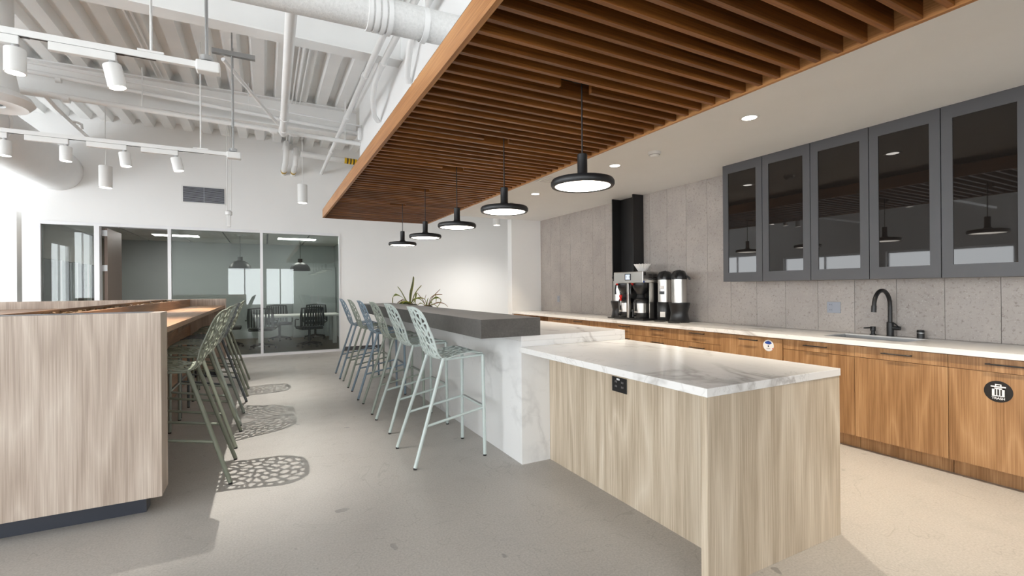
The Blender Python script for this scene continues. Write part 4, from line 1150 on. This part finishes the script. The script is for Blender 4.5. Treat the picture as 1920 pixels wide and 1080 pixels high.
# ------------------------------------------------------------------ potted plants behind the bar slab
M['leaf'] = paint('leaf_green', sr(62, 78, 42), .45, var=.25, scale=14)
M['leaf_edge'] = paint('leaf_yellow', sr(158, 160, 60), .45, var=.12, scale=14)
M['leaf_dry'] = paint('leaf_dry', sr(132, 98, 68), .6, var=.2, scale=14)
M['pot'] = paint('pot_dark', sr(58, 62, 56), .5, var=.1)
M['soil'] = paint('moss_soil', sr(122, 96, 62), .9, var=.3, scale=40)
def ribbon(pts, w, mats, parent):
    pts = [Vector(p) for p in pts]
    # smooth
    fine = []
    for i in range(len(pts)-1):
        p0 = pts[max(i-1,0)]; p1 = pts[i]; p2 = pts[i+1]; p3 = pts[min(i+2,len(pts)-1)]
        for k in range(5):
            u = k/5; fine.append(.5*((2*p1)+(p2-p0)*u+(2*p0-5*p1+4*p2-p3)*u*u+(3*p1-p0-3*p2+p3)*u**3))
    fine.append(pts[-1]); n = len(fine); mb = MB()
    for j, p in enumerate(fine):
        d = (fine[min(j+1,n-1)] - fine[max(j-1,0)]).normalized()
        side = d.cross(Vector((.75, -.65, .1)));
        if side.length < .05: side = d.cross(Vector((0, 0, 1)))
        side.normalize(); nn = side.cross(d)
        ww = 1.35 * w * (.55 + .45*math.sin(PI*min(1, .15 + j/(n-1)*.85))) * (1 if j < n-1 else .1)
        for q, dz in ((-1, .18), (-.5, 0), (.5, 0), (1, .18)): mb.v.append(tuple(p + side*ww*q + nn*ww*dz))
    for j in range(n-1):
        for q, mi in ((0, 1), (1, 0), (2, 1)):
            mb.f.append((j*4+q, j*4+q+1, j*4+5+q, j*4+4+q)); mb.m.append(mi)
    o = mb.build('leaf', mats, parent, True)
    so = o.modifiers.new('thickness', 'SOLIDIFY'); so.thickness = .0015
    return o
VL = [M['leaf'], M['leaf_edge']]; DL = [M['leaf_dry'], M['leaf_dry']]
# plant local frame: u = sideways in view (+right), z up; s = along bar
PU = Vector((.87, -.49, 0))
def plant(lab, base, potr, leaves):
    T = thing('potted_plant', lab, 'potted plant', base)
    MB().lathe([(potr*.78, 0), (potr*.95, .09), (potr, .12), (potr*.93, .12), (potr*.9, .10), (.001, .10), (.001, 0)], n=28).build('pot', M['pot'], T, True)
    mb = MB(); r2 = random.Random(3)
    mb.lathe([(potr*.88, .102), (potr*.7, .118), (potr*.3, .13), (.001, .13), (.001, .102)], n=24); mb.build('soil', M['soil'], T)
    for pts, w, dry in leaves:
        q = [PU*p[0] + Vector((.4*p[2], .7*p[2], p[1] + .12)) for p in pts]
        ribbon(q, w, DL if dry else VL, T)
    return T
plant('tall variegated spider-leaf plant in low pot behind the bar top, left one', (2.16, 7.83, .998), .13, [
    ([(0,0,0),(.02,.18,0),(.05,.32,.0),(.065,.47,.02)], .030, 0), ([(.01,0,0),(.0,.14,.02),(.03,.30,.03),(.055,.40,.02)], .024, 0),
    ([(-.03,0,0),(-.08,.10,0),(-.15,.22,.02),(-.21,.30,.03)], .016, 0), ([(-.02,0,0),(-.12,.10,.05),(-.26,.16,.15),(-.34,.12,.24),(-.355,.02,.28),(-.35,-.04,.28)], .015, 0),
    ([(.03,0,0),(.07,.14,.02),(.13,.24,.03),(.20,.32,.04)], .013, 0), ([(.04,0,0),(.09,.06,-.02),(.12,.16,-.03),(.11,.18,-.03),(.10,.05,-.03),(.10,-.06,-.03)], .016, 0),
    ([(-.04,0,0),(-.10,.02,-.04),(-.17,.0,-.06)], .026, 0), ([(.02,0,-.02),(-.05,.02,-.08),(-.13,-.02,-.12)], .026, 0), ([(-.02,0,0),(-.1,.06,.03),(-.2,.04,.05),(-.24,-.03,.06)], .010, 1),
    ([(0,0,0),(.1,.09,.03),(.2,.1,.05),(.26,.07,.06)], .010, 0), ([(-.05,0,.03),(-.13,.08,.05),(-.22,.0,.06)], .009, 1), ([(.0,.0,.0),(.0,.16,.03),(.0,.24,.05)], .010, 0)])
plant('smaller drying spider plant in dark pot behind the bar top, right one', (2.16, 6.87, 1.0 - .002), .085, [
    ([(-.02,0,0),(-.06,.08,0),(-.12,.16,0),(-.15,.20,0)], .008, 1), ([(.02,0,0),(.08,.12,0),(.15,.2,.02),(.20,.25,.02)], .008, 1), ([(.02,0,0),(.06,.12,0),(.14,.165,0),(.24,.17,.0)], .007, 1),
    ([(.03,0,0),(.09,.10,.01),(.16,.12,.02),(.21,.08,.02),(.17,.0,.02),(.10,-.08,.02)], .011, 0), ([(.0,0,0),(.0,.06,0),(.02,.12,.0)], .012, 0), ([(-.02,0,0),(-.09,.09,.0),(-.17,.11,0),(-.22,.09,0)], .008, 0),
    ([(-.03,0,0),(-.10,.04,0),(-.17,-.02,0)], .007, 0), ([(.04,0,0),(.16,.045,0),(.26,.03,0),(.32,-.02,0)], .007, 1), ([(.03,0,0),(.10,.02,0),(.16,-.02,0),(.20,-.08,0)], .007, 0),
    ([(.0,0,0),(-.03,.10,0),(-.01,.17,0)], .006, 1), ([(.13,.18,0),(.14,.12,0),(.14,.05,0)], .010, 0), ([(.02,0,.02),(.05,.05,.04),(.07,.03,.05)], .012, 0), ([(-.01,0,-.03),(-.0,.04,-.06),(.0,-.03,-.09)], .012, 0)])
